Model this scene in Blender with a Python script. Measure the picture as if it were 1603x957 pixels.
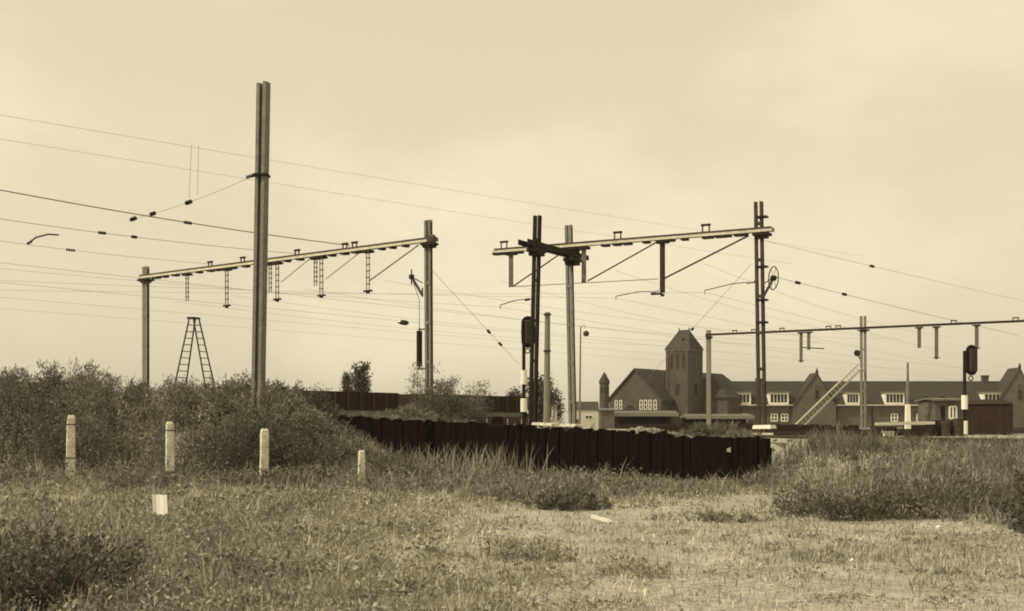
import bpy, math, random
import numpy as np
from mathutils import Vector

for o in list(bpy.data.objects): bpy.data.objects.remove(o)
scene = bpy.context.scene
col = scene.collection
rng = np.random.default_rng(7)
random.seed(7)
R = math.radians

# ------------------------------------------------------------------ camera
EYE = 1.4
HAZE = 0.00018                   # density of the hazy air
F = 1935.0                      # focal length in pixels of a 1603 px wide frame
HOR = 665.0                     # row of the horizon
cam_d = bpy.data.cameras.new('camera'); cam = bpy.data.objects.new('camera', cam_d); col.objects.link(cam)
cam.location = (0, 0, EYE); cam.rotation_euler = (R(90), 0, 0)
cam_d.sensor_width = 36; cam_d.lens = 36*F/1603
cam_d.shift_y = (HOR-478.5)/1603
cam_d.clip_start = 0.1; cam_d.clip_end = 6000
scene.camera = cam

# ------------------------------------------------------------------ light
SUN_B, SUN_E = -112, 46           # bearing (clockwise from the view axis) and elevation
w = bpy.data.worlds.new('World'); scene.world = w; w.use_nodes = True
nt = w.node_tree; nt.nodes.clear()
def wn(t, **k):
    n = nt.nodes.new(t)
    for a, b in k.items(): setattr(n, a, b)
    return n
sky = wn('ShaderNodeTexSky', sky_type='NISHITA', sun_disc=False)
sky.sun_elevation = R(SUN_E); sky.sun_rotation = R(SUN_B)
sky.air_density = 1.0; sky.dust_density = 4.0; sky.ozone_density = 1.0
bw = wn('ShaderNodeRGBToBW'); nt.links.new(sky.outputs[0], bw.inputs[0])
pw = wn('ShaderNodeMath', operation='POWER'); pw.inputs[1].default_value = 0.22
nt.links.new(bw.outputs[0], pw.inputs[0])
tc = wn('ShaderNodeTexCoord'); mp = wn('ShaderNodeMapping'); mp.inputs['Scale'].default_value = (1, 1, 2.0)
mp.inputs['Location'].default_value = (7.28, 2.89, 4.67)
nt.links.new(tc.outputs['Generated'], mp.inputs[0])
nz = wn('ShaderNodeTexNoise'); nz.inputs['Scale'].default_value = 3.2; nz.inputs['Detail'].default_value = 7; nz.inputs['Roughness'].default_value = 0.55
nt.links.new(mp.outputs[0], nz.inputs['Vector'])
cr = wn('ShaderNodeMapRange'); cr.inputs[1].default_value = 0.42; cr.inputs[2].default_value = 0.72; cr.inputs[3].default_value = 0.985; cr.inputs[4].default_value = 1.17
cr.interpolation_type = 'SMOOTHSTEP'
nt.links.new(nz.outputs[0], cr.inputs[0])
m1 = wn('ShaderNodeMath', operation='MULTIPLY'); nt.links.new(pw.outputs[0], m1.inputs[0]); nt.links.new(cr.outputs[0], m1.inputs[1])
tint = wn('ShaderNodeVectorMath', operation='SCALE'); tint.inputs[0].default_value = (5.46, 4.75, 3.36)
nt.links.new(m1.outputs[0], tint.inputs['Scale'])
bg = wn('ShaderNodeBackground'); bg.inputs[1].default_value = 0.12
nt.links.new(tint.outputs[0], bg.inputs[0])
out = wn('ShaderNodeOutputWorld'); nt.links.new(bg.outputs[0], out.inputs[0])

sun_d = bpy.data.lights.new('sun', 'SUN'); sun = bpy.data.objects.new('sun', sun_d); col.objects.link(sun)
sdir = Vector((math.sin(R(SUN_B))*math.cos(R(SUN_E)), math.cos(R(SUN_B))*math.cos(R(SUN_E)), math.sin(R(SUN_E))))
sun.rotation_euler = sdir.to_track_quat('Z', 'Y').to_euler(); sun.location = sdir*100
sun_d.energy = 3.4; sun_d.angle = R(1.2); sun_d.color = (1.0, 0.9, 0.7)

vs = scene.view_settings
vs.view_transform = 'Standard'; vs.look = 'None'; vs.exposure = 0; vs.gamma = 1; vs.use_curve_mapping = False
scene.render.resolution_x = 1024; scene.render.resolution_y = 611
scene.render.engine = 'CYCLES'
scene.cycles.filter_width = 1.9
scene.cycles.max_bounces = 6
scene.cycles.transparent_max_bounces = 6

# ------------------------------------------------------------------ helpers
def at(px, py, Y):               # world point seen at photo pixel (px, py) at depth Y
    return Vector(((px-801.5)/F*Y, Y, EYE+(HOR-py)/F*Y))
def atz(px, py, h):              # the same, for a point h metres above the eye
    Y = h*F/(HOR-py); return at(px, py, Y)

def mat(name, lum, tint=(1, .95, .76), var=.25, scale=6, rough=.8, bump=0.0, attr=False, transl=0.0, scale2=None, metal=0, stretch=None):
    m = bpy.data.materials.new(name); m.use_nodes = True
    n = m.node_tree.nodes; l = m.node_tree.links
    b = n['Principled BSDF']; b.inputs['Roughness'].default_value = rough
    b.inputs['Specular IOR Level'].default_value = 0.25; b.inputs['Metallic'].default_value = metal
    tcd = n.new('ShaderNodeTexCoord'); src = tcd.outputs['Object']
    if stretch:
        mm = n.new('ShaderNodeMapping'); mm.inputs['Scale'].default_value = stretch; l.new(src, mm.inputs[0]); src = mm.outputs[0]
    t = n.new('ShaderNodeTexNoise'); t.inputs['Scale'].default_value = scale; t.inputs['Detail'].default_value = 6; t.inputs['Roughness'].default_value = .65
    l.new(src, t.inputs['Vector'])
    mr = n.new('ShaderNodeMapRange'); mr.inputs[1].default_value = .25; mr.inputs[2].default_value = .75
    mr.inputs[3].default_value = 1-var; mr.inputs[4].default_value = 1+var; l.new(t.outputs[0], mr.inputs[0])
    val = mr.outputs[0]
    if scale2:
        t2 = n.new('ShaderNodeTexNoise'); t2.inputs['Scale'].default_value = scale2; t2.inputs['Detail'].default_value = 4
        l.new(src, t2.inputs['Vector'])
        mr2 = n.new('ShaderNodeMapRange'); mr2.inputs[1].default_value = .3; mr2.inputs[2].default_value = .7
        mr2.inputs[3].default_value = 1-var; mr2.inputs[4].default_value = 1+var; l.new(t2.outputs[0], mr2.inputs[0])
        mu = n.new('ShaderNodeMath'); mu.operation = 'MULTIPLY'; l.new(val, mu.inputs[0]); l.new(mr2.outputs[0], mu.inputs[1]); val = mu.outputs[0]
    sc = n.new('ShaderNodeVectorMath'); sc.operation = 'SCALE'; sc.inputs[0].default_value = tuple(lum*c for c in tint)
    l.new(val, sc.inputs['Scale']); c_out = sc.outputs[0]
    if attr:
        a = n.new('ShaderNodeAttribute'); a.attribute_name = 'tone'
        s2 = n.new('ShaderNodeVectorMath'); s2.operation = 'SCALE'; l.new(c_out, s2.inputs[0]); l.new(a.outputs['Fac'], s2.inputs['Scale']); c_out = s2.outputs[0]
    l.new(c_out, b.inputs['Base Color'])
    if bump:
        bp = n.new('ShaderNodeBump'); bp.inputs['Strength'].default_value = bump; bp.inputs['Distance'].default_value = .03
        l.new(t.outputs[0], bp.inputs['Height']); l.new(bp.outputs[0], b.inputs['Normal'])
    if transl:
        tr = n.new('ShaderNodeBsdfTranslucent'); l.new(c_out, tr.inputs[0])
        mx = n.new('ShaderNodeMixShader'); mx.inputs[0].default_value = transl
        l.new(b.outputs[0], mx.inputs[1]); l.new(tr.outputs[0], mx.inputs[2]); l.new(mx.outputs[0], n['Material Output'].inputs[0])
    return m

def brick_mat(name, lum, tint):
    m = mat(name, lum, tint, var=.2, scale=.6, scale2=3)
    n = m.node_tree.nodes; l = m.node_tree.links; b = n['Principled BSDF']
    old = b.inputs['Base Color'].links[0].from_socket
    tcd = n.new('ShaderNodeTexCoord'); mp = n.new('ShaderNodeMapping'); mp.inputs['Rotation'].default_value = (R(90), 0, 0)
    l.new(tcd.outputs['Object'], mp.inputs[0])
    br = n.new('ShaderNodeTexBrick'); br.inputs['Scale'].default_value = 1.0
    br.inputs['Brick Width'].default_value = .44; br.inputs['Row Height'].default_value = .14; br.inputs['Mortar Size'].default_value = .02
    br.inputs['Color1'].default_value = (.8, .8, .8, 1); br.inputs['Color2'].default_value = (1.1, 1.1, 1.1, 1); br.inputs['Mortar'].default_value = (1.35, 1.35, 1.35, 1)
    l.new(mp.outputs[0], br.inputs['Vector'])
    mu = n.new('ShaderNodeVectorMath'); mu.operation = 'MULTIPLY'; l.new(old, mu.inputs[0]); l.new(br.outputs[0], mu.inputs[1]); l.new(mu.outputs[0], b.inputs['Base Color'])
    return m

NEUT = (1, .95, .76); BRN = (1, .72, .5); OLV = (1, .95, .73)
M = dict(
    ground=mat('soil_and_dry_turf', .3, NEUT, .4, 1.1, .95, .8, scale2=11),
    field_grass=mat('field_grass_blade', 1.0, OLV, .15, 3, .75, attr=True, transl=.25),
    leaf=mat('shrub_leaf', 1.0, OLV, .18, 2, .6, attr=True, transl=.3),
    bark=mat('bark', .1, BRN, .3, 20, .9),
    steel=mat('painted_mast_steel', .16, NEUT, .25, 4, .55, scale2=18),
    steel_dark=mat('weathered_dark_steel', .045, BRN, .35, 5, .6, scale2=15),
    steel_light=mat('sunlit_beam_paint', .55, NEUT, .2, 3, .55, scale2=14),  # light grey beam paint with the sunlit face put into the colour
    iron=mat('black_iron', .025, BRN, .3, 10, .5),
    insul=mat('brown_porcelain', .03, BRN, .15, 10, .25),
    wire_pale=mat('wire_distance_fade', .2, NEUT, .1, 3, .6),  # thin wires lightened to look faint; the fading is painted into the colour
    wire=mat('wire_copper_oxidised', .05, NEUT, .1, 3, .6),
    concrete=mat('rough_concrete', .6, NEUT, .42, 5, .9, .5, scale2=40),
    conc_mast=mat('grey_concrete_mast', .18, NEUT, .2, 5, .9, .3),
    wood_pale=mat('pale_ladder_wood', .5, NEUT, .2, 12, .8),
    wood_dark=mat('dark_ladder_wood', .06, NEUT, .3, 12, .8),
    sleeper=mat('creosoted_sleeper', .007, (1, .62, .42), .6, 3, .8, .7, scale2=14, stretch=(4, 4, .5)),
    stone=mat('rubble_stone', .24, NEUT, .35, 7, .95, .4),
    white=mat('white_paint', .8, (1, .96, .82), .12, 8, .7),
    paper=mat('white_card', .7, (1, .97, .84), .06, 8, .8),
    brick=brick_mat('station_brick', .062, (1, .86, .62)),
    brick2=brick_mat('house_brick', .095, (1, .9, .68)),
    roof=mat('roof_tile', .04, (1, .88, .66), .25, .8, .8, .4, scale2=6, stretch=(1, 1, 4)),
    roof_l=mat('pale_felt_roof', .14, NEUT, .2, .8, .9),
    glass=mat('window_glass', .03, NEUT, .2, 1, .15),
    wagon=mat('wagon_boards', .035, (1, .66, .5), .35, 2, .75, scale2=8, stretch=(6, 6, .6)),
    wagon_roof=mat('wagon_roof', .06, BRN, .25, 2, .8),
    render=mat('pale_render', .5, NEUT, .1, 1, .9),
    ballast=mat('ballast', .2, NEUT, .35, 14, .95, .8),
    rust=mat('rail_rust', .05, BRN, .3, 9, .6),
)

for k_ in ('sleeper', 'wagon', 'iron'): M[k_].node_tree.nodes['Principled BSDF'].inputs['Specular IOR Level'].default_value = .05
loc_of = {}
class MB:
    def __init__(s): s.v = []; s.f = []
    def add(s, vs, fs):
        k = len(s.v); s.v += [Vector(p) for p in vs]; s.f += [tuple(i+k for i in f) for f in fs]; return s
    def obox(s, c, ax, ay, az, hx, hy, hz, taper=1.0):
        c = Vector(c); ax = Vector(ax).normalized(); ay = Vector(ay).normalized(); az = Vector(az).normalized(); vs = []
        for k in (-1, 1):
            t = taper if k > 0 else 1
            for i, j in ((-1, -1), (1, -1), (1, 1), (-1, 1)): vs.append(c+ax*hx*i*t+ay*hy*j*t+az*hz*k)
        return s.add(vs, [(3, 2, 1, 0), (4, 5, 6, 7), (0, 1, 5, 4), (1, 2, 6, 5), (2, 3, 7, 6), (3, 0, 4, 7)])
    def box(s, x0, x1, y0, y1, z0, z1):
        return s.obox(((x0+x1)/2, (y0+y1)/2, (z0+z1)/2), (1, 0, 0), (0, 1, 0), (0, 0, 1), abs(x1-x0)/2, abs(y1-y0)/2, abs(z1-z0)/2)
    def bar(s, p, q, wd, ht, side=None):
        p = Vector(p); q = Vector(q); d = (q-p); L = d.length; d.normalize()
        up = Vector((0, 0, 1)) if abs(d.z) < .95 else Vector((0, 1, 0))
        sd = Vector(side) if side is not None else d.cross(up)
        sd = (sd-d*sd.dot(d)).normalized(); u2 = sd.cross(d)
        return s.obox((p+q)/2, sd, u2, d, wd/2, ht/2, L/2)
    def tube(s, pts, r, n=6, cap=True):
        pts = [Vector(p) for p in pts]; rs = r if isinstance(r, (list, tuple)) else [r]*len(pts); k = len(s.v)
        for i, p in enumerate(pts):
            d = (pts[min(i+1, len(pts)-1)]-pts[max(i-1, 0)]).normalized()
            up = Vector((0, 0, 1)) if abs(d.z) < .9 else Vector((0, 1, 0))
            a = d.cross(up).normalized(); b = a.cross(d)
            for j in range(n):
                t = 2*math.pi*j/n; s.v.append(p+(a*math.cos(t)+b*math.sin(t))*rs[i])
        for i in range(len(pts)-1):
            for j in range(n): s.f.append((k+i*n+j, k+i*n+(j+1) % n, k+(i+1)*n+(j+1) % n, k+(i+1)*n+j))
        if cap:
            s.f.append(tuple(k+j for j in reversed(range(n)))); s.f.append(tuple(k+(len(pts)-1)*n+j for j in range(n)))
        return s
    def lathe(s, base, axis, prof, n=10):       # prof: list of (distance along axis, radius)
        a = Vector(axis).normalized(); b = Vector(base)
        return s.tube([b+a*t for t, _ in prof], [r for _, r in prof], n)
    def ring(s, c, a, b, rad, r, n=20):
        c = Vector(c); a = Vector(a).normalized(); b = Vector(b).normalized(); k = len(s.v); nn = a.cross(b)
        for i in range(n):
            t = 2*math.pi*i/n; e = a*math.cos(t)+b*math.sin(t)
            for j in range(5):
                q = 2*math.pi*j/5; s.v.append(c+e*rad+(e*math.cos(q)+nn*math.sin(q))*r)
        for i in range(n):
            for j in range(5): s.f.append((k+i*5+j, k+i*5+(j+1) % 5, k+((i+1) % n)*5+(j+1) % 5, k+((i+1) % n)*5+j))
        return s
    def prism(s, poly, off):                     # polygon (3D points) extruded by a vector
        n = len(poly); off = Vector(off); vs = [Vector(p) for p in poly]+[Vector(p)+off for p in poly]
        return s.add(vs, [tuple(reversed(range(n))), tuple(range(n, 2*n))]+[(i, (i+1) % n, n+(i+1) % n, n+i) for i in range(n)])

def link_mesh(name, me, material, parent=None, base=None):
    o = bpy.data.objects.new(name, me); col.objects.link(o)
    if material is not None and not me.materials: me.materials.append(material)
    if parent: o.parent = parent; loc_of[o] = loc_of[parent]
    else: o.location = base; loc_of[o] = base
    return o
def obj(name, mb, material, parent=None, base=None, smooth=False):
    if parent: off = loc_of[parent]
    else:
        if base is None:
            base = Vector((sum(v.x for v in mb.v)/len(mb.v), sum(v.y for v in mb.v)/len(mb.v), min(v.z for v in mb.v)))
        off = base = Vector(base)
    me = bpy.data.meshes.new(name); me.from_pydata([tuple(v-off) for v in mb.v], [], mb.f); me.update()
    if smooth: me.polygons.foreach_set('use_smooth', [True]*len(me.polygons))
    return link_mesh(name, me, material, parent, base)
def np_obj(name, V, Fc, tone, material, parent=None, base=None):    # quads or triangles from numpy arrays
    off = np.array(loc_of[parent] if parent else base)
    me = bpy.data.meshes.new(name); nv = len(V); nf, k = Fc.shape
    me.vertices.add(nv); me.vertices.foreach_set('co', (V-off).astype(np.float32).ravel())
    me.loops.add(nf*k); me.loops.foreach_set('vertex_index', Fc.astype(np.int32).ravel())
    me.polygons.add(nf); me.polygons.foreach_set('loop_start', np.arange(0, nf*k, k, dtype=np.int32))
    me.update(calc_edges=True)
    if tone is not None:
        a = me.attributes.new('tone', 'FLOAT', 'POINT'); a.data.foreach_set('value', tone.astype(np.float32))
    me.validate()
    return link_mesh(name, me, material, parent, Vector(off) if not parent else None)
def tag(o, label, cat, group=None):
    o['label'] = label; o['category'] = cat
    if group: o['group'] = group
    return o
def thing(name, label, cat, base, group=None):
    o = bpy.data.objects.new(name, None); o.empty_display_size = .2; col.objects.link(o); o.location = base; loc_of[o] = Vector(base)
    return tag(o, label, cat, group)

# smooth value noise on the plane
_tab = rng.random((256, 256))
def noise(x, y, s):
    x = np.asarray(x)/s+1000.; y = np.asarray(y)/s+1000.
    i = np.floor(x).astype(int); j = np.floor(y).astype(int); fx = x-i; fy = y-j
    fx = fx*fx*(3-2*fx); fy = fy*fy*(3-2*fy); i &= 255; j &= 255; i1 = (i+1) & 255; j1 = (j+1) & 255
    return (_tab[i, j]*(1-fx)+_tab[i1, j]*fx)*(1-fy)+(_tab[i, j1]*(1-fx)+_tab[i1, j1]*fx)*fy
def sm(a, b, x):
    t = np.clip((np.asarray(x, float)-a)/(b-a), 0, 1); return t*t*(3-2*t)

# ------------------------------------------------------------------ terrain
A = np.array((6.0, 29.0)); WL = 15.34; WD = np.array((-.769, .639)); UW = np.array((.639, .769))
PLAIN = .85
def wall_sd(x, y): return (x-A[0])*WD[0]+(y-A[1])*WD[1], (x-A[0])*UW[0]+(y-A[1])*UW[1]
def wall_top(s): return 1.07+.61*np.clip(s/WL, 0, 1)
def right_bank(x, y):
    xb = np.interp(y, [14, 15.5, 17, 29, 40], [8, 6.4, 4.8, 6.4, 7]); xt = np.interp(y, [14, 20, 26, 38, 45], [13, 11.6, 10.2, 8.4, 8.2])
    return sm(0, 1, (x-xb)/(xt-xb))*sm(13.5, 19, y)
def height(x, y):
    x = np.asarray(x, float); y = np.asarray(y, float)
    s, d = wall_sd(x, y)
    base = (-.02*(x+8))*sm(18, 29, y)*sm(2, -6, x)*sm(-30, -14, x)+.05*(noise(x, y, 1.7)-.5)+.10*(noise(x, y, 5.)-.5)*sm(4, 12, y)
    inw = (s > -.25) & (s < WL)
    hw = np.where(inw, (PLAIN+(wall_top(s)-.12-PLAIN)*(1-sm(2, 14, d)))*sm(.45, 1.1, d), 0)
    hL = (1.45*sm(31.5, 37, y)-.6*sm(40, 54, y))*sm(-2.8, -6.5, x)
    hR = PLAIN*right_bank(x, y)
    hP = np.where(s <= -.25, PLAIN*sm(-1.6, 1.3, d), np.where(s >= WL, PLAIN*sm(40, 46, y), 0))
    hh = np.maximum(np.maximum(hw, hL), np.maximum(hR, hP))
    return np.where(hh > base, hh+.3*base*sm(60, 40, y), base)
def hz(x, y): return float(height(np.array([x]), np.array([y]))[0])

xs = np.concatenate([-np.geomspace(3000, 26, 26), np.arange(-25, 25.01, .36), np.geomspace(26, 3000, 26)])
ys = np.concatenate([np.arange(-60, 2, 6.), np.arange(2, 56, .36), np.geomspace(57, 4000, 34)])
gx, gy = np.meshgrid(xs, ys); V = np.stack([gx.ravel(), gy.ravel(), height(gx.ravel(), gy.ravel())], 1)
nx, ny = len(xs), len(ys); ii = (np.arange(ny-1)[:, None]*nx+np.arange(nx-1)[None]).ravel()
g = np_obj('ground', V, np.stack([ii, ii+1, ii+1+nx, ii+nx], 1), None, M['ground'], base=(0, 0, 0))
g['kind'] = 'structure'; g.data.polygons.foreach_set('use_smooth', [True]*len(g.data.polygons))

# ------------------------------------------------------------------ timber wall in front of the tracks
W3 = Vector((WD[0], WD[1], 0)); U3 = Vector((UW[0], UW[1], 0)); A3 = Vector((A[0], A[1], 0)); ZUP = Vector((0, 0, 1))
wall = thing('timber_wall', 'long low black wall of upright timbers at the edge of the field', 'wall', A3+W3*WL/2)
b = MB(); b.prism([A3+U3*.14-ZUP*.3, A3+W3*WL+U3*.14-ZUP*.3, A3+W3*WL+U3*.14+ZUP*1.52, A3+U3*.14+ZUP*.86], U3*.06); obj('backing', b, M['sleeper'], wall)
s = 0.0
while s < WL:
    wd = random.choice((.13, .16, .2, .24, .28))*random.uniform(.9, 1.1); t = float(wall_top(s+wd/2))+random.uniform(-.04, .035)
    if s < 2.5: t = float(wall_top(0))+.03+random.uniform(-.02, .015)
    elif random.random() < .12: t -= random.uniform(.05, .14)
    o1 = random.uniform(-.025, .02); b = MB()
    p0 = A3+W3*(s+.002)+U3*(-.1+o1)-ZUP*.35; p1 = A3+W3*(s+wd-.002)+U3*(-.1+o1)-ZUP*.35
    k = random.uniform(-.03, .03); sl = random.uniform(-.04, .04)
    b.prism([p0, p1, p1+ZUP*(t+.35+sl)+W3*k, p0+ZUP*(t+.35-sl)+W3*k], U3*.19)
    obj('upright_timber', b, M['sleeper'], wall); s += wd
# things lying along the wall top
def slab(name, label, cat, c, L, wdt, h, m, tilt=0, dirv=W3, group=None):
    b = MB(); dirv = Vector(dirv).normalized(); side = dirv.cross(ZUP); e = (dirv+ZUP*tilt).normalized()
    b.obox(Vector(c)+ZUP*h/2, e, side, e.cross(side)*-1, L/2, wdt/2, h/2, .93)
    return tag(obj(name, b, m, base=c), label, cat, group)
def onwall(px):                                  # s on the wall below photo column px
    t = (px-801.5)/F; s_ = (A[0]-t*A[1])/(t*WD[1]-WD[0]); return s_
for px, L, lab in ((845, .72, 'pale concrete slab lying on the wall top at the foot of the two dark masts'), (885, .55, 'short pale concrete slab on the wall top right of the two dark masts')):
    s_ = onwall(px); c = A3+W3*s_+U3*.3+ZUP*(float(wall_top(s_))+.035)
    slab('concrete_slab', lab, 'slab', c, L, .45, .07, M['concrete'], tilt=.04, group='slabs on the wall top')
s_ = onwall(1168); slab('white_board', 'flat white board lying on the weeds at the right end of the black wall', 'board', A3+W3*s_+U3*.9+ZUP*1.3, .5, .3, .09, M['white'], tilt=-.02)
b = MB(); s_ = onwall(1146); c = A3+W3*s_-U3*.15+ZUP*.74
b.add([c+W3*.05+ZUP*.09, c-W3*.05+ZUP*.12, c-W3*.06+ZUP*.0-U3*.02, c+W3*.05+ZUP*.02-U3*.03, c+U3*.006+ZUP*.1], [(0, 1, 4), (1, 2, 4), (2, 3, 4), (3, 0, 4), (3, 2, 1, 0)])
tag(obj('paper_scrap', b, M['stone']), 'crumpled pale scrap caught on the face of the black wall near its right end', 'paper')

def rocks(name, c, ext, n, size, m):
    b = MB()
    for _ in range(n):
        x = random.gauss(0, .4)*ext[0]; y = random.gauss(0, .4)*ext[1]; q = math.exp(-(x/ext[0])**2*2-(y/ext[1])**2*2)
        z = ext[2]*q*random.uniform(.3, 1); r = size*random.uniform(.4, 1.2)
        p = c+W3*x+U3*y+ZUP*z; e = Vector((random.gauss(0, 1), random.gauss(0, 1), random.gauss(0, 1))).normalized(); f = e.orthogonal().normalized()
        b.obox(p, e, f, e.cross(f), r*random.uniform(.6, 1), r*random.uniform(.5, .9), r*random.uniform(.35, .7), random.uniform(.5, .9))
    return obj(name, b, m, base=c)
s_ = onwall(945); c = A3+W3*s_+U3*1.8+ZUP*1.12
o = rocks('rubble_heap', c, (1.1, .7, .2), 420, .055, M['stone']); o['kind'] = 'stuff'; o['label'] = 'pale heap of broken stone behind the middle of the black wall'; o['category'] = 'rubble'
s_ = onwall(1040); o = rocks('rubble_strip', A3+W3*s_+U3*.7+ZUP*1.02, (3.2, .35, .07), 300, .045, M['stone']); o['kind'] = 'stuff'; o['label'] = 'scattered stones along the top of the black wall'; o['category'] = 'rubble'

# ------------------------------------------------------------------ masts, portals
def mast_geo(base, top, e1, wid=.33, ch=.11, dep=.14, battens=True, nb=None):
    """two upright steel channels with a gap and batten plates"""
    b = MB(); base = Vector(base); top = Vector(top); d = (top-base).normalized()
    e1 = Vector(e1); e1 = (e1-d*e1.dot(d)).normalized(); e2 = d.cross(e1); L = (top-base).length; t = .016
    for sg in (-1, 1):
        cx = base+e1*sg*(wid/2-ch/2)+d*L/2; inner = -sg
        b.obox(cx+e1*inner*(ch/2-t/2), e1, e2, d, t/2, dep/2, L/2)
        for q in (-1, 1): b.obox(cx+e2*q*(dep/2-t/2)-e1*inner*(t/2), e1, e2, d, ch/2-t/2, t/2, L/2-.001)
    if battens:
        n = nb or int(L/1.5)
        for i in range(1, n+1):
            z = L*i/(n+.6)
            for q in (-1, 1): b.obox(base+d*z+e2*q*(dep/2+.006), e1, e2, d, wid/2-.01, .006, .055)
    return b
def add_mast(parent, base, top, e1, m, name='mast', **k):
    o = obj(name, mast_geo(base, top, e1, **k), m, parent)
    f = MB(); bb = Vector(base); f.obox(bb+ZUP*.12, (1, 0, 0), (0, 1, 0), ZUP, .38, .38, .22, .9); obj('foundation', f, M['concrete'], o)
    return o
def insulator(p, axis, L=.34, r=.06):
    r = r*.72; L = L*.85
    prof = [(0, .02)]; n = 4
    for i in range(n):
        z = L*(i+.5)/n; prof += [(z-L/n*.35, .022), (z-.012, r), (z+.012, r), (z+L/n*.35, .022)]
    prof.append((L, .02)); return MB().lathe(Vector(p)-Vector(axis).normalized()*L/2, axis, prof, 8)

class Portal:
    """steel catenary portal: P(t) runs along the beam from the near right mast to the far left one"""
    def __init__(s, label, O, e, zb, base_z):
        s.O = Vector((O[0], O[1], 0)); s.e = Vector((e[0], e[1], 0)).normalized(); s.n = Vector((s.e.y, -s.e.x, 0)); s.zb = zb; s.gz = base_z
        if s.n.y > 0: s.n = -s.n          # n points to the camera's side
        s.t = thing('catenary_portal', label, 'portal', s.O+ZUP*base_z)
    def P(s, t, z): return s.O+s.e*t+ZUP*z
    def t_at(s, px):
        k = (px-801.5)/F; return (s.O.x-k*s.O.y)/(k*s.e.y-s.e.x)
    def mast(s, t, top, m, lean=0, **k):
        return add_mast(s.t, s.P(t, s.gz-.1), s.P(t-lean, top), s.e, m, **k)
    def beam(s, t0, t1, m, h=.115, sep=.26, dash=()):
        b = MB()
        for q in (-1, 1):
            c = s.P((t0+t1)/2, s.zb)+s.n*q*sep/2
            b.obox(c, s.e, s.n, ZUP, abs(t1-t0)/2, .008, h/2)
            for z in (-1, 1): b.obox(c-s.n*q*.04+ZUP*z*(h/2-.007), s.e, s.n, ZUP, abs(t1-t0)/2-.002, .036, .006)
        s.b = obj('beam', b, m, s.t)
        for px, L in dash:
            tt = s.t_at(px); d = MB(); d.obox(s.P(tt, s.zb-h/2-.045), s.e, s.n, ZUP, L/2, sep/2+.02, .042); obj('batten_plate', d, M['iron'], s.b)
        for tt in (t0, t1):
            d = MB(); d.obox(s.P(tt, s.zb), s.e, s.n, ZUP, .012, sep/2+.01, h/2+.01); obj('end_plate', d, M['steel'], s.b)
        d = MB(); d.obox(s.P((t0+t1)/2, s.zb+h/2+.03), s.e, s.n, ZUP, abs(t1-t0)/2-.05, .16, .028); obj('top_rail', d, M['steel_dark'], s.b)
    def clamp(s, t, L=.5):
        d = MB(); d.obox(s.P(t, s.zb-.15), s.e, s.n, ZUP, L/2, .24, .05); d.obox(s.P(t, s.zb-.24), s.e, s.n, ZUP, .2, .2, .05); obj('mast_clamp', d, M['iron'], s.t)
    def bracket(s, px, wd=.33, ht=.27):
        t = s.t_at(px); z0 = s.zb+.12; b = MB()
        for q in (-1, 1): b.bar(s.P(t+q*(wd/2-.03), z0), s.P(t+q*(wd/2-.03), z0+ht), .05, .05)
        b.bar(s.P(t-wd/2-.02, z0+ht), s.P(t+wd/2+.02, z0+ht), .09, .08)
        obj('wire_bracket', b, M['iron'], s.t)
    def hanger(s, px, zlow, wd=.14, m='steel', foot=True, lattice=True, footside=0):
        t = s.t_at(px); z1 = s.zb-.12; b = MB()
        for q in (-1, 1): b.bar(s.P(t+q*(wd/2-.02), zlow), s.P(t+q*(wd/2-.02), z1), .035 if lattice else .055, .06)
        if not lattice: b.bar(s.P(t, zlow)+s.n*.03, s.P(t, z1)+s.n*.03, wd-.06, .012)
        for i in range(1, 6 if lattice else 3):
            z = zlow+(z1-zlow)*i/(6 if lattice else 3); b.obox(s.P(t, z), s.e, s.n, ZUP, wd/2, .035, .025)
        o = obj('hanger', b, M[m], s.t)
        d = MB(); d.obox(s.P(t, z1-.02), s.e, s.n, ZUP, wd/2+.14, .14, .05); obj('hanger_plate', d, M['iron'], o)
        if foot:
            d = MB(); d.obox(s.P(t+footside, zlow-.02), s.e, s.n, ZUP, .22, .06, .035); d.obox(s.P(t, zlow-.08), s.e, s.n, ZUP, .06, .06, .05); obj('hanger_foot', d, M['iron'], o)
        return t
    def rod(s, pxa, za, pxb, zb, r=.028, m='steel', name='brace', off=.0):
        b = MB(); b.tube([s.P(s.t_at(pxa), za)+s.n*off, s.P(s.t_at(pxb), zb)+s.n*off], r, 6); obj(name, b, M[m], s.t)
    def z_of(s, px, py): Y = s.P(s.t_at(px), 0).y; return EYE+(HOR-py)/F*Y
    def steady(s, px0, py0, px1, py1, ins=True):
        p = s.P(s.t_at(px0), s.z_of(px0, py0)); q = s.P(s.t_at(px1), s.z_of(px1, py1)); mid = p.lerp(q, .45)+ZUP*.07
        b = MB(); b.tube([p, mid, q], .018, 6); b.tube([q, q-ZUP*.16], .012, 5); o = obj('steady_arm', b, M['steel_dark'], s.t)
        obj('insulator', insulator(p.lerp(q, .08), q-p, .4, .075), M['insul'], o)
    def tensioner(s, px, py, pxm, pym, rad=.32, weights=None):
        c = s.P(s.t_at(px), s.z_of(px, py))+s.n*.1; foot = s.P(s.t_at(pxm), s.z_of(pxm, pym))+s.n*.1
        b = MB(); b.bar(foot, c, .07, .08); b.bar(foot+ZUP*.5, c, .035, .035); b.bar(foot+ZUP*.3, foot-ZUP*.06, .06, .06); a = obj('tension_arm', b, M['steel_dark'], s.t)
        wv = (s.n*-1+s.e*.9).normalized(); b = MB().ring(c, wv, ZUP, rad, .022, 24)
        for i in range(3):
            an = i*math.pi/3; e = wv*math.cos(an)+ZUP*math.sin(an); b.bar(c-e*rad, c+e*rad, .014, .014)
        o = obj('tension_wheel', b, M['steel_dark'], s.t)
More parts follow.
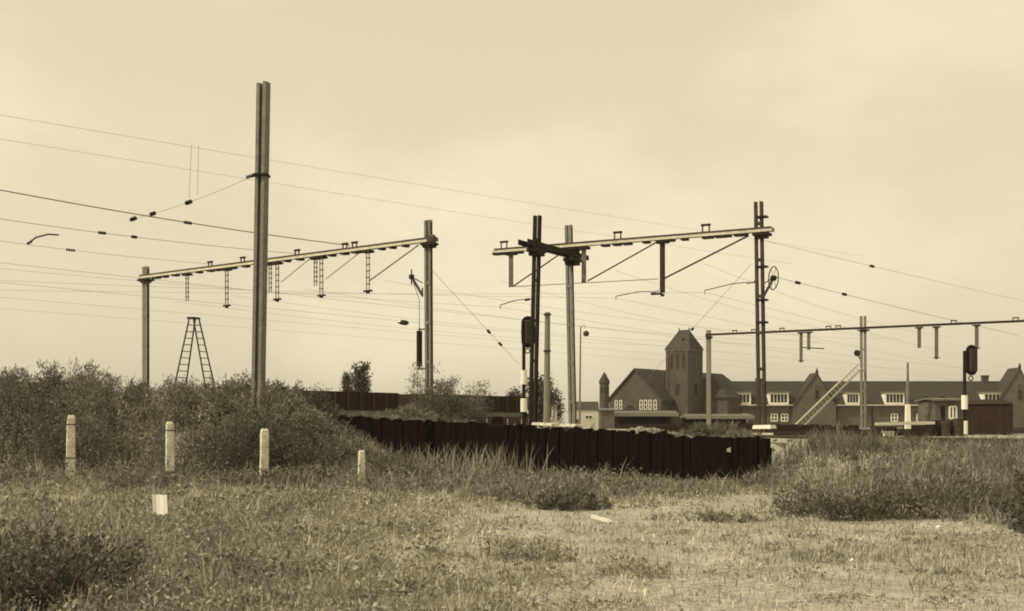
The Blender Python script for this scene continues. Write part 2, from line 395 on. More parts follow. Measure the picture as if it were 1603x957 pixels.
        b = MB(); sd = wv.cross(ZUP); b.lathe(c-sd*.11, sd, [(0, .04), (.02, .1), (.2, .1), (.22, .04)], 10); obj('hub', b, M['iron'], o)

GZ = PLAIN
# --- the left portal over four tracks
pl = Portal('wide four-track steel portal on the left with its pale mast beside the bushes', (-3.29, 49.2), (-14.9, 12.2), 8.73, GZ)
tl = 19.26
dash = [(635, .18), (615, .18), (598, .18), (560, .5), (540, .3), (520, .25), (505, .2), (470, .25), (450, .2), (410, .5), (385, .3), (365, .3), (340, .25), (330, .3), (312, .25), (275, .3), (258, .3), (245, .4)]
pl.beam(-.35, tl+.4, M['steel_light'], dash=dash)
pl.mast(0, 9.55, M['steel'], lean=-.06)
pl.mast(tl, 9.25, M['steel'], wid=.42, ch=.2)
pl.clamp(0, .55); pl.clamp(tl, .8)
b = MB(); b.lathe(pl.P(-.22, 8.73)+pl.n*.05, pl.n, [(-.05, .1), (0, .22), (.12, .22), (.16, .1)], 12); obj('pulley_drum', b, M['steel_dark'], pl.t)
for px in (329, 380, 465, 540, 555): pl.bracket(px, .3, .2)
pl.hanger(293, pl.z_of(293, 472), .22, foot=False); pl.hanger(355, pl.z_of(355, 478), .22)
pl.hanger(423, pl.z_of(423, 458), .2, foot=False); pl.hanger(434, pl.z_of(434, 468), .22)
pl.hanger(494, pl.z_of(494, 448), .2, foot=False); pl.hanger(503, pl.z_of(503, 462), .22); pl.hanger(576, pl.z_of(576, 455), .2)
pl.rod(578, pl.z_of(578, 440), 655, 8.6); pl.rod(510, pl.z_of(510, 437), 562, 8.58, r=.018); pl.rod(440, pl.z_of(440, 442), 484, 8.58, r=.018)
pl.tensioner(647, 434, 664, 463, .3)
b = MB(); tt = pl.t_at(656.5); z0, z1 = pl.z_of(657, 574), pl.z_of(657, 518)
for i in range(14):
    z = z0+(z1-z0)*i/14; b.lathe(pl.P(tt, z), ZUP, [(0, .10), (.01, .12), ((z1-z0)/14*.9, .12), ((z1-z0)/14*.93, .1)], 10)
b.tube([pl.P(tt, z0-.1), pl.P(tt, z1+.12)], .03, 6); wo = obj('weight_stack', b, M['iron'], pl.t)
b = MB(); b.tube([pl.P(tt, z1+.1), pl.P(tt, pl.z_of(657, 470)), pl.P(pl.t_at(647), pl.z_of(647, 442))], .014, 5); obj('weight_cable', b, M['wire'], wo)
for py in (516, 578): b = MB(); b.bar(pl.P(tt, pl.z_of(657, py)), pl.P(0, pl.z_of(657, py)), .05, .05); obj('guide_bar', b, M['iron'], wo)
# --- the right portal over two tracks
pr = Portal('tall two-track steel portal in the middle with three hanging arms and inverted-U brackets', (9.41, 46.5), (-.87, .492), 8.7, GZ)
pr.beam(-.42, 11.64, M['steel_light'], dash=[(1160, .5), (1132, .62), (1108, .4), (1072, .25), (1050, .3), (1012, .25), (982, .35), (966, .3), (948, .3), (880, .3), (860, .3), (812, .35), (790, .5), (778, .3)])
pr.mast(0, 9.8, M['steel_dark'], lean=-.14); pr.mast(7.95, 9.55, M['steel'], lean=-.2, wid=.3)
pr.clamp(0, .62); pr.clamp(7.95, .5)
for px in (789, 967, 1105): pr.bracket(px)
pr.hanger(800, pr.z_of(800, 450), .2, 'steel', foot=False, lattice=False); pr.hanger(914, pr.z_of(914, 443), .19, 'steel', foot=False, lattice=False)
pr.hanger(1037, pr.z_of(1037, 459), .2, 'steel_dark', lattice=False, footside=.25)
pr.rod(1040, pr.z_of(1040, 436), 1172, 8.55, .036, 'steel_dark'); pr.rod(920, pr.z_of(920, 440), 1026, 8.55, .03, 'steel_dark'); pr.rod(804, pr.z_of(804, 448), 884, 8.52, .03, 'steel_dark')
pr.rod(804, pr.z_of(804, 449), 1030, pr.z_of(1030, 437), .018, 'steel', 'tie_rod', .02)
pr.steady(1182, 441, 1103, 455); pr.steady(1030, 456, 964, 464)
pr.tensioner(1212, 436, 1196, 466, .43)
for py in (340, 418, 470, 505):
    b = MB(); b.obox(pr.P(.0, pr.z_of(1193, py)), pr.e, pr.n, ZUP, .2, .15, .035); obj('mast_collar', b, M['iron'], pr.t)
# --- anchor mast in front of the right portal, tied to its left mast
am = thing('anchor_mast', 'black steel mast standing close left of the pale portal mast, tied to it', 'mast', (.9, 47.6, GZ))
add_mast(am, (.78, 47.6, GZ-.1), (.98, 47.6, 9.45), pr.e, M['iron'], wid=.31)
b = MB(); p = Vector((.95, 47.6, 0)); q = Vector((2.46, 50.35, 0)); dq = (q-p).normalized(); zt = 8.3
nd = Vector((dq.y, -dq.x, 0))
for sg in (-1, 1): b.bar(p-dq*1.1+nd*sg*.2+ZUP*zt, q+dq*1.1+nd*sg*.2+ZUP*zt, .05, .2)
tb = obj('tie_beam', b, M['iron'], am)
for c in (p, q):
    b = MB(); b.obox(c+ZUP*(zt-.2), dq, nd, ZUP, .38, .24, .07); b.obox(c+ZUP*(zt-.33), dq, nd, ZUP, .26, .22, .075); obj('clamp_plate', b, M['iron'], tb)
b = MB(); p = at(832, 468, 47.5); q = at(783, 478, 49.5); b.tube([p, p.lerp(q, .5)+ZUP*.07, q, q-ZUP*.15], .018, 6); o = obj('steady_arm', b, M['steel_dark'], am)
obj('insulator', insulator(p.lerp(q, .13), q-p, .36, .07), M['insul'], o)
# --- the tall feeder mast on the left
fm = thing('feeder_mast', 'tallest mast of all, thick bare steel upright rising out of the left thicket', 'mast', (-6.9, 34, 1.0))
b = MB(); base = at(403, 640, 34); base.z = .9; top = at(412.5, 131, 34); e1 = Vector((.93, -.36, 0))
d = (top-base).normalized(); L = (top-base).length; e2 = d.cross(e1).normalized(); e1 = e2.cross(d)
for sg in (-1, 1):
    b.obox(base+d*(L/2+(.03 if sg > 0 else 0))+e1*sg*.1, e1, e2, d, .05, .12, L/2)
b.obox(base+d*(L/2-.05)-e2*.0, e1, e2, d, .07, .012, L/2-.05)
fo = obj('shaft', b, M['steel'], fm)
b = MB(); c = at(410, 275, 34); b.obox(c, (1, 0, 0), (0, 1, 0), ZUP, .2, .2, .03); b.bar(c-Vector((.14, 0, 0)), c-Vector((.32, .02, .03)), .05, .05); fa = obj('insulator_arm', b, M['iron'], fm)
obj('insulator', insulator(c+Vector((-.33, 0, -.02)), (1, .1, .35), .26, .085), M['insul'], fa)
# --- the far portal on the right
pf = Portal('distant portal with thin beam running out of the right edge, ladder against its mast', (36.6, 87.4), (-20.2, 13.4), 8.72, GZ)
def tpf(px): return pf.t_at(px)
pf.beam(-6, tpf(1110)+.3, M['steel_dark'], h=.1, sep=.15)
for px in (1150, 1180, 1224, 1297, 1312, 1493, 1590): pf.bracket(px, .4, .16)
pf.mast(tpf(1352), pf.z_of(1352, 495), M['steel'], wid=.46, ch=.17, lean=-.05); pf.mast(tpf(1110), pf.z_of(1110, 517), M['conc_mast'], wid=.38, ch=.18, lean=-.05)
pf.clamp(tpf(1352), .8); pf.clamp(tpf(1110), .42)
for px, py, ft in ((1254, 565, True), (1266, 548, False), (1439, 545, False), (1466, 560, True), (1529, 545, True)): pf.hanger(px, pf.z_of(px, py), .24, 'steel', foot=ft, lattice=False)
pf.rod(1254, pf.z_of(1254, 544), 1290, pf.z_of(1290, 546), .05, 'steel_dark', 'steady_arm')
b = MB(); c = pf.P(tpf(1342), pf.z_of(1342, 553)); b.lathe(c-pf.n*.1, pf.n, [(0, .1), (.03, .24), (.2, .24), (.23, .1)], 12); b.bar(c, pf.P(tpf(1350), pf.z_of(1350, 570)), .08, .08); obj('tension_hub', b, M['iron'], pf.t)
# --- single far masts
def single_mast(px, py, Y, wd, label, m='conc_mast', lean=0, rings=2):
    top = at(px, py, Y); base = Vector((top.x-lean, top.y, GZ)); t = thing('catenary_mast', label, 'mast', base)
    b = MB(); b.lathe(base-ZUP*.1, top-base, [(0, wd*.6), ((top-base).length*.5, wd*.52), ((top-base).length, wd*.45)], 10); o = obj('shaft', b, M[m], t)
    b = MB()
    for i in range(rings):
        z = base+(top-base)*(.97-.3*i); b.obox(z, (1, 0, 0), (0, 1, 0), ZUP, wd*.62, wd*.62, .05)
    obj('clamp_band', b, M['iron'], o); return t
single_mast(857, 487, 88, .42, 'grey pole between the black mast and the pale portal mast', lean=.05)
# lamp post
lp = thing('lamp_post', 'thin distant lamp post with small round lamp right of the pale portal mast', 'lamp post', (at(906, 650, 95).x, 95, GZ))
b = MB(); p = at(907, 660, 95); p.z = GZ; q = at(909, 512, 95); b.tube([p, p.lerp(q, .5), q], [.09, .07, .05], 8); b.tube([q, q+Vector((.3, 0, .12)), at(917, 515, 95)], .03, 6); po = obj('pole', b, M['steel'], lp)
b = MB(); c = at(917.5, 522, 95); b.lathe(c-ZUP*.25, ZUP, [(0, .05), (.08, .2), (.22, .24), (.36, .2), (.45, .06)], 12); obj('lamp_globe', b, M['steel_dark'], lp)

# ------------------------------------------------------------------ light signals
def light_signal(label, px, Y, py_top, py_bot, head_dx, bands, flip=1):
    k = Y/F; bx = at(px, 0, Y).x; t = thing('light_signal', label, 'signal', (bx, Y, GZ)); ztop = at(px, py_top, Y).z; zb = at(px, py_bot, Y).z
    b = MB(); b.tube([(bx, Y, GZ-.1), (bx, Y, ztop-.3)], .085, 10); po = obj('post', b, M['iron'], t)
    for y0, y1 in bands:
        b = MB(); b.tube([(bx, Y, at(px, y1, Y).z), (bx, Y, at(px, y0, Y).z)], .16, 10); obj('white_band', b, M['white'], po)
    # oval backing board seen three quarters from behind, with lamp case and hoods
    cx = bx+head_dx; h = (ztop-zb)/2; cz = (ztop+zb)/2; wv = Vector((.93*flip, .37, 0)); nv = Vector((wv.y, -wv.x, 0)); poly = []
    for i in range(20):
        an = 2*math.pi*i/20; r = .36; cc = Vector((cx, Y, cz)); yy = math.sin(an); poly.append(cc+wv*math.cos(an)*r+ZUP*((h-r)*(1 if yy > .01 else -1 if yy < -.01 else 0)+yy*r))
    b = MB(); b.prism(poly, nv*.05); hd = obj('backing_board', b, M['iron'], t)
    b = MB(); b.obox(Vector((cx, Y, cz))+nv*.15, wv, nv, ZUP, .17, .11, h*.72); obj('lamp_case', b, M['steel_dark'], hd)
    for i in range(3):
        b = MB(); c = Vector((cx, Y, cz+(i-1)*h*.5))-nv*.02; b.lathe(c, -nv, [(0, .1), (.02, .11), (.22, .11)], 10); obj('lens_hood', b, M['iron'], hd)
    b = MB(); b.bar((bx, Y, cz-h*.8), (cx, Y, cz-h*.8), .06, .06); b.bar((bx, Y, cz+h*.5), (cx, Y, cz+h*.5), .06, .06); b.ring((cx-.02, Y, cz-h-.14), (1, 0, 0), ZUP, .11, .03, 14); obj('bracket', b, M['iron'], t)
    return t
light_signal('railway light signal with dark oval board partly hidden behind the black mast', 820, 60, 495, 545, .2, [(580, 602), (624, 645)])
light_signal('railway light signal with dark oval board and banded post on the far right', 1510, 62, 540, 588, .33, [(619, 641), (659, 680)])

# ------------------------------------------------------------------ ladders
def ladder_part(parent, p, q, side, wd0, wd1, m, step=.3, r=.035, name='ladder_leg'):
    p = Vector(p); q = Vector(q); s_ = Vector(side).normalized(); b = MB()
    for sg in (-1, 1): b.bar(p+s_*sg*wd0/2, q+s_*sg*wd1/2, r*1.6, r*2.2)
    o = obj(name, b, m, parent); n = int((q-p).length/step)
    for i in range(1, n):
        f = i/n; c = p.lerp(q, f); wd = wd0+(wd1-wd0)*f; b = MB(); b.tube([c-s_*wd/2, c+s_*wd/2], .022, 6); obj('rung', b, m, o)
    return o
Y = 57; ap = at(303, 499, Y)
sl = thing('step_ladder', 'tall folding A-shaped ladder rising above the left thicket', 'ladder', (ap.x, Y, GZ))
sd = Vector((.5, .86, 0))
pL = at(268, 668, Y); pL.z = GZ; pR = at(345, 668, Y+.6); pR.z = GZ
ladder_part(sl, pL, ap-Vector((.06, 0, 0)), sd, .95, .38, M['wood_dark']); ladder_part(sl, pR, ap+Vector((.12, 0, 0)), sd, .8, .36, M['wood_dark'])
b = MB(); b.obox(ap+ZUP*.02, (1, 0, 0), sd, ZUP, .17, .2, .045); obj('top_hinge', b, M['iron'], sl)
Y2 = 93; p = at(1241, 684, Y2-4); p.z = GZ; q = pf.P(tpf(1349), pf.z_of(1349, 574))+pf.n*.45
ll = thing('leaning_ladder', 'long pale ladder leaning diagonally against the far mast in front of the row of houses', 'ladder', p)
ladder_part(ll, p, q, (.55, .2, -.62), .52, .45, M['wood_pale'], step=.42, r=.05, name='stile_pair')
tag(slab('plank_pile', '', '', at(1272, 684, Y2-5)-ZUP*.05, 3.0, .5, .2, M['wood_pale'], dirv=(1, -.2, 0)), 'low pile of pale planks lying at the foot of the long leaning ladder', 'planks')

# ------------------------------------------------------------------ wires
def wire(label, p, q, r=.01, sag=.25, ext0=0, ext1=0, ins=(), n=14, name='overhead_wire', group='overhead wires'):
    p = Vector(p); q = Vector(q); d = (q-p)
    p = p-d*ext0; q = q+d*ext1; pts = []
    for i in range(n+1):
        f = i/n; pts.append(p.lerp(q, f)-ZUP*4*sag*f*(1-f))
    o = obj(name, MB().tube(pts, r, 5), M['wire' if r > .0085 else 'wire_pale'], base=p); tag(o, label, 'wire', group)
    for f, L in ins:
        c = p.lerp(q, f)-ZUP*4*sag*f*(1-f); obj('insulator', insulator(c, q-p, L, .09), M['insul'], o)
    return o
b1 = pl.P(pl.t_at(548), 8.95)
wire('thickest wire sloping from the left edge down to the top of the left portal', at(-60, 286.5, 37.4), b1, .017, .12, ins=((.5, .42),))
wire('second wire on the left, ending at the left portal beam behind the tall mast', atz(-80, 331, 7.3), pl.P(pl.t_at(465), 8.9), .009, .12, ins=((.38, .4), (.47, .3)))
wire('third wire on the left, entering lowest-but-one and passing over the left portal', atz(-80, 366, 7.5), pl.P(pl.t_at(330), 8.95), .008, .1, ins=((.42, .5),))
wire('highest wire, falling from the upper left behind the tall mast to the far right', atz(-60, 170, 8.2), atz(800, 311, 8.2), .0042, .05, ext1=1.2)
wire('second highest wire, crossing just above the insulator of the tall mast', atz(-60, 208, 7.6), atz(700, 328, 7.6), .004, .05, ext1=1.3)
for k, (c, z, lab) in enumerate(((-35.6, 6.35, 'lower contact wire of the nearest track under the left portal'), (-40.5, 6.35, 'lower contact wire of the second track under the left portal'), (-45.2, 6.35, 'lower contact wire of the third track under the left portal'), (-49.6, 6.35, 'lower contact wire of the farthest track under the left portal'))):
    u = Vector((.616, .788, 0)); v = Vector((.788, -.616, 0))
    wire(lab, u*8+v*c+ZUP*z, u*190+v*c+ZUP*z, .0055 if k < 2 else .0042, .0, group='contact wires')
    wire(lab.replace('lower contact', 'sagging carrier'), u*37+v*c+ZUP*7.35, u*91+v*c+ZUP*7.9, .005, .55, group='carrier wires')
u2 = Vector((math.sin(R(30.5)), math.cos(R(30.5)), 0))
for px, py, lab in ((783, 481, 'contact wire held by the arm of the black mast'), (964, 467, 'contact wire held by the middle hanging arm'), (1103, 458, 'contact wire held by the arm on the right portal mast')):
    Yp = pr.P(pr.t_at(px), 0).y; c = at(px, py, Yp); wire(lab, c, c+u2*140, .005, 0, group='contact wires')
    wire(lab.replace('contact wire held by', 'wire running left out of the picture from'), at(-60, 415+(px-783)*.12, 42+(px-783)*.012), c, .0045, .1, group='contact wires')
    wire(lab.replace('contact wire', 'carrier wire above the contact wire'), c+ZUP*1.1, c+u2*48+ZUP*1.2, .005, .5, group='carrier wires')
wire('wire with two insulators running from the wheel on the right mast to the far right', at(1214, 434, 46.6), at(1490, 500, 63.5), .009, .05, ext1=.6, ins=((.06, .45), (.2, .45)))
wire('faint wire with one insulator leaving the right portal mast high to the right edge', at(1200, 378, 46.4), at(1610, 472, 73), .007, .05, ext1=.5, ins=((.2, .45),))
wire('thin steep guy wire with two insulators between the left portal and the black mast', pl.P(.0, pl.z_of(680, 418)), at(812, 570, 60), .008, 0, ins=((.62, .4), (.76, .4)), group='guy wires')
wire('thin steep guy wire with two insulators left of the right portal mast, over the tower', at(1175, 415, 46.6), at(960, 652, 80), .008, 0, ins=((.3, .3), (.36, .3)), group='guy wires')
wire('faint wire slanting up to the insulator of the tall mast', at(200, 345, 37), at(391, 278, 34), .006, .1, ins=((.05, .28), (.22, .22), (.52, .28)), group='guy wires')
wire('short drop wire hanging from the highest wire left of the tall mast', at(300, 226, 35.5), at(296, 310, 35.5), .006, 0, group='drop wires')
wire('short drop wire right beside another, left of the tall mast', at(311, 228, 35.6), at(309, 306, 35.6), .006, 0, group='drop wires')
# stray insulated hooks at the far left
b = MB(); pts = [at(46, 380, 40), at(56, 372, 40), at(75, 367, 40), at(92, 368, 40)]; b.tube(pts, .03, 6)
ho = tag(obj('wire_hook', b, M['wire'], base=pts[0]), 'bent arm hanging on a wire at the far left edge', 'hook'); obj('insulator', insulator(pts[0], (1, 0, .6), .22, .07), M['insul'], ho)
p1, p2 = at(622, 504, 55), at(640, 506, 55); b = MB(); b.lathe(p1, p2-p1, [(0, .03), (.14, .1), (.3, .12), (.44, .1), ((p2-p1).length, .03)], 8)
tag(obj('section_insulator', b, M['insul'], base=p1), 'dark spindle-shaped insulator hanging left of the weights on the left portal mast', 'insulator')

# ------------------------------------------------------------------ railway station with tower
YS = 215.; KS = YS/F
def buildpart(parent, name, m, fn): b = MB(); fn(b); return obj(name, b, m, parent)
u = Vector((.616, .788, 0)); v = Vector((.788, -.616, 0))
st = thing('station_building', 'dark brick station hall with steep gable and square hip-roofed tower', 'building', (at(1010, 0, YS).x, YS, GZ))
def zs(py, Y=YS): return EYE+(HOR-py)/F*Y
def gpoint(px, Y=YS): return Vector(((px-801.5)/F*Y, Y, 0))
c0 = gpoint(994); hw = 5.3; L = 30.; ze = zs(626); zr = zs(580)
pA = c0-v*hw; pB = c0+v*hw
def wallf(b): b.prism([pA+ZUP*(GZ-.2), pB+ZUP*(GZ-.2), pB+ZUP*ze, c0+ZUP*zr, pA+ZUP*ze], u*L)
hall = buildpart(st, 'hall_wall', M['brick'], wallf)
def rooff(b):
    th = .25; o = -u*.35
    for sg in (-1, 1):
        e = c0+v*sg*(hw+.5)+ZUP*(ze-.42); r = c0+ZUP*(zr+.06)
        b.prism([e+o, r+o, r+o+ZUP*th*1.3, e+o+ZUP*th*1.3], u*(L+.7))
ro = buildpart(st, 'hall_roof', M['roof'], rooff)
def window(parent, c, wv, wd, ht, nm=2, nh=1, arch=False, frame=M['white'], fw=.12):
    c = Vector(c); wv = Vector(wv).normalized(); nv = Vector((wv.y, -wv.x, 0))
    if nv.y > 0: nv = -nv
    b = MB(); o = c+nv*.06
    b.obox(o-ZUP*(ht/2), wv, nv, ZUP, wd/2, .06, fw/2); b.obox(o+ZUP*(ht/2), wv, nv, ZUP, wd/2, .06, fw/2)
    for i in range(nm+1): b.obox(o+wv*(-wd/2+wd*i/nm), wv, nv, ZUP, fw/2, .055, ht/2)
    for j in range(1, nh+1): b.obox(o+ZUP*(-ht/2+ht*j/(nh+1)), wv, nv, ZUP, wd/2-.01, .05, fw*.4)
    wo_ = obj('window', b, frame, parent)
    b = MB(); b.obox(c+nv*.02, wv, nv, ZUP, wd/2-.01, .02, ht/2-.01); obj('pane', b, M['glass'], wo_); return wo_
def on_gable(px, py): 
    t = (px-801.5)/F; k = (t*c0.y-c0.x)/(v.x-t*v.y); p = c0+v*k; return p+ZUP*(EYE+(HOR-py)/F*p.y)
for px in (965, 972): window(hall, on_gable(px, 634), v, .45, 1.5, 1, 1, fw=.1)
for px in (1004, 1011, 1018, 1026): window(hall, on_gable(px, 634), v, .5, 1.6, 1, 1, fw=.1)
# big arched doorway
cA = on_gable(987, 645); poly = [cA-v*1.25-ZUP*1.6, cA+v*1.25-ZUP*1.6]+[cA+v*1.25*math.cos(a)+ZUP*1.25*math.sin(a) for a in [math.pi*i/10 for i in range(11)]]
b = MB(); b.prism([p-u*.03 for p in poly], -u*.05); ad = obj('arched_door', b, M['glass'], hall)
b = MB()
for i in range(10):
    a0, a1 = math.pi*i/10, math.pi*(i+1)/10; b.bar(cA-u*.12+v*1.35*math.cos(a0)+ZUP*1.35*math.sin(a0), cA-u*.12+v*1.35*math.cos(a1)+ZUP*1.35*math.sin(a1), .12, .22)
obj('arch_surround', b, M['brick2'], ad)
# small cross gable on the right slope
# tower
ct = gpoint(1071, YS+1); hs = 2.32; zt0 = zs(546); zt1 = zs(516)
tw = buildpart(st, 'tower_wall', M['brick'], lambda b: b.obox(ct+ZUP*((GZ+zt0)/2), u, v, ZUP, hs, hs, (zt0-GZ)/2))
def troof(b):
    e = hs+.18; k = [ct+u*i*e+v*j*e+ZUP*(zt0-.05) for i, j in ((-1, -1), (1, -1), (1, 1), (-1, 1))]; r0 = ct-v*1.0+ZUP*zt1; r1 = ct+v*1.0+ZUP*zt1
    b.add(k+[r0, r1], [(3, 2, 1, 0), (0, 1, 4), (1, 2, 5, 4), (2, 3, 5), (3, 0, 4, 5)])
tr = buildpart(st, 'tower_roof', M['roof'], troof)
buildpart(st, 'tower_cornice', M['brick2'], lambda b: b.obox(ct+ZUP*(zt0-.25), u, v, ZUP, hs+.12, hs+.12, .15))
for sg in (-1, 1):
    b = MB(); p = ct+v*sg*1.0+ZUP*zt1; b.lathe(p-ZUP*.1, ZUP, [(0, .12), (.3, .1), (.35, .12), (.5, .02)], 6); obj('finial', b, M['iron'], tr)
for fc, wv in ((-u, v), (v, u)):
    for k in (-1, 0, 1):
        b = MB(); b.obox(ct+fc*(hs+.02)+wv*k*1.15+ZUP*zs(566), wv, fc, ZUP, .26, .05, 1.3); obj('louvre_opening', b, M['glass'], tw)
    for k in (-1, 1):
        b = MB(); b.obox(ct+fc*(hs+.07)+wv*k*1.95+ZUP*((zt0-.45+GZ)/2), wv, fc, ZUP, .22, .07, (zt0-.45-GZ)/2); obj('pilaster', b, M['brick'], tw)
    b = MB(); b.obox(ct+fc*(hs+.02)+ZUP*zs(572+38), wv, fc, ZUP, .35, .05, .9); obj('louvre_opening', b, M['glass'], tw)
# right hipped end behind the tower
cH = ct+u*7+v*2.5; cH.z = 0
def endwall(b): b.obox(cH+ZUP*((GZ+zs(622))/2), u, v, ZUP, 4.5, 4.6, (zs(622)-GZ)/2)
buildpart(st, 'end_wall', M['brick'], endwall)
def endroof(b):
    e0, e1 = 4.9, 5.0; z0 = zs(623); z1 = zs(583); k = [cH+u*i*e0+v*j*e1+ZUP*z0 for i, j in ((-1, -1), (1, -1), (1, 1), (-1, 1))]
    r0, r1 = cH-u*2.2+ZUP*z1, cH+u*2.2+ZUP*z1; b.add(k+[r0, r1], [(3, 2, 1, 0), (0, 1, 5, 4), (1, 2, 5), (2, 3, 4, 5), (3, 0, 4)])
buildpart(st, 'end_roof', M['roof'], endroof)
# slim turret at the left corner
tt_ = thing('corner_turret', 'slim brick turret with pointed roof left of the station gable', 'turret', gpoint(946, YS-4)+ZUP*GZ)
cT = gpoint(946, YS-4); b = MB(); b.lathe(cT+ZUP*(GZ-.1), ZUP, [(0, .86), (zs(600, YS-4)-GZ, .82), (zs(600, YS-4)-GZ+.05, .95), (zs(599, YS-4)-GZ+.2, .95)], 8); to = obj('turret_wall', b, M['brick'], tt_)
b = MB(); b.lathe(cT+ZUP*zs(599, YS-4), ZUP, [(0, .98), (.5, .8), (1.1, .45), (1.8, .05)], 8); obj('turret_roof', b, M['roof'], tt_)
for k in range(3):
    an = R(-90+(k-1)*45); b = MB(); b.obox(cT+Vector((math.cos(an), math.sin(an), 0))*.82+ZUP*zs(611, YS-4), (-math.sin(an), math.cos(an), 0), (math.cos(an), math.sin(an), 0), ZUP, .16, .06, .5); obj('slit_window', b, M['glass'], to)

# ------------------------------------------------------------------ row of houses on the right
YH = 218.
def hx(px): return (px-801.5)/F*YH
def hzz(py): return EYE+(HOR-py)/F*YH
row = thing('terraced_houses', 'long brick row of houses under one steep tiled roof on the right', 'building', (hx(1380), YH, GZ))
x0, x1 = hx(1136), hx(1680); ze = hzz(634); zr = hzz(596.5); dp = 9.
wl = buildpart(row, 'front_wall', M['brick2'], lambda b: b.box(x0+.4, x1, YH, YH+dp, GZ-.2, ze))
def rr(b):
    e = YH-.5; k = [(x0, e, ze-.1), (x1, e, ze-.1), (x1, YH+dp+.5, ze-.1), (x0, YH+dp+.5, ze-.1), (x0+1.3, YH+dp/2, zr), (x1, YH+dp/2, zr)]
    b.add(k, [(3, 2, 1, 0), (0, 1, 5, 4), (1, 2, 5), (2, 3, 4, 5), (3, 0, 4)])
rf = buildpart(row, 'roof', M['roof'], rr)
b = MB(); b.box(x0-.1, x1, YH-.72, YH-.5, ze-.16, ze+.02); obj('gutter', b, M['render'], rf)
b = MB(); b.tube([(x0+1.3, YH+dp/2, zr), (x1, YH+dp/2, zr)], .14, 6); obj('ridge_tiles', b, M['brick2'], rf)
for px0, px1, nm in ((1144, 1175, 5), (1203, 1234, 5), (1323, 1345, 4), (1384, 1415, 5), (1538, 1572, 5)):
    xa, xb = hx(px0), hx(px1); za, zb_ = hzz(634), hzz(615); 
    b = MB(); b.box(xa, xb, YH-.35, YH+4, za, zb_); d = obj('dormer', b, M['white'], row)
    b = MB(); b.box(xa-.25, xb+.25, YH-.7, YH+4, zb_+.003, zb_+.2); obj('dormer_roof', b, M['roof_l'], d)
    nd_ = nm; wdt = (xb-xa-.5)/nd_
    for i in range(nd_):
        cx = xa+.25+wdt*(i+.5); b = MB(); b.box(cx-wdt*.38, cx+wdt*.38, YH-.38, YH-.34, za+.42, zb_-.3); obj('pane', b, M['glass'], d)
for pxc, apex in ((1277, 583), (1593, 575)):
    xa, xb, xc = hx(pxc-37), hx(pxc+30), hx(pxc); za = hzz(637); zp = hzz(apex+3)
    b = MB(); b.prism([(xa, YH-.9, GZ-.2), (xb, YH-.9, GZ-.2), (xb, YH-.9, za), (xc, YH-.9, zp), (xa, YH-.9, za)], (0, 5.2, 0)); gb = obj('cross_gable', b, M['brick2'], row)
    b = MB()
    for xe in (xa, xb):
        b.prism([(xe, YH-1.05, za-.05), (xc, YH-1.05, zp), (xc, YH-1.05, zp+.28), (xe, YH-1.05, za+.23)], (0, 5.4, 0))
    obj('gable_coping', b, M['roof'], gb)
    b = MB(); b.lathe((xc, YH-.9, zp+.1), ZUP, [(0, .3), (.4, .25), (1.0, .03)], 6); obj('finial', b, M['roof'], gb)
    window(gb, (xc, YH-.9, hzz(606)), (1, 0, 0), .8, 1.0, 2, 0, fw=.1, frame=M['conc_mast'])
    window(gb, (xc, YH-.9, hzz(618)), (1, 0, 0), .6, 1.6, 1, 1, fw=.09, frame=M['brick'])
for px in (1212, 1228, 1165, 1400, 1440, 1455): window(wl, (hx(px), YH, hzz(654)), (1, 0, 0), 1.1, 1.25, 2, 1, fw=.16)
for px in (1448, 1475): window(wl, (hx(px), YH, hzz(626)), (1, 0, 0), 1.2, 1.5, 2, 1, fw=.1, frame=M['brick2'])
for px in (1310, 1365): b = MB(); b.tube([(hx(px), YH-.15, GZ), (hx(px), YH-.15, ze-.15)], .09, 6); obj('drainpipe', b, M['iron'], wl)
for px, py in ((1557, 588), (1196, 593)):
    b = MB(); b.box(hx(px)-.55, hx(px)+.55, YH+dp/2-.4, YH+dp/2+.4, zr-.6, hzz(py)); b.box(hx(px)-.65, hx(px)+.65, YH+dp/2-.5, YH+dp/2+.5, hzz(py)+.003, hzz(py)+.2); obj('chimney', b, M['brick'], rf)

# ------------------------------------------------------------------ platforms, canopies, small sheds
def canopy(label, pxa, pxb, Y, py_top, py_edge, nposts):
    xa, xb = (pxa-801.5)/F*Y, (pxb-801.5)/F*Y; zt = zs(py_top, Y); zed = zs(py_edge, Y); t = thing('platform_canopy', label, 'canopy', ((xa+xb)/2, Y, GZ), 'platform canopies')
    b = MB(); b.prism([(xa, Y, zt-.1), (xa, Y+3, zt+.25), (xa, Y+6, zt-.1), (xa, Y+6, zt-.25), (xa, Y, zt-.25)], (xb-xa, 0, 0)); r_ = obj('canopy_roof', b, M['roof_l'], t)
    b = MB(); b.box(xa-.05, xb+.05, Y-.1, Y-.003, zed, zt); obj('fascia', b, M['conc_mast'], r_)
    for i in range(nposts):
        x = xa+(xb-xa)*(i+.5)/nposts; b = MB(); b.box(x-.1, x+.1, Y+2.9, Y+3.1, GZ, zt-.25); po_ = obj('canopy_post', b, M['iron'], t)
        b = MB(); b.bar((x, Y+3, zt-1.1), (x, Y+.6, zt-.28), .08, .1); obj('strut', b, M['iron'], po_)
    b = MB(); b.box(xa, xb, Y+.3, Y+6, GZ-.1, GZ+.7); obj('platform', b, M['wagon'], t)
    b = MB(); b.box(xa+.3, xb-.3, Y+5.6, Y+5.75, GZ+.7, zt-.27); obj('canopy_shade_sheet', b, M['wagon'], t)  # dark sheet standing in for the shade under the canopy
canopy('long platform canopy with pale edge in front of the station gable', 963, 1062, 165, 646, 652, 6)
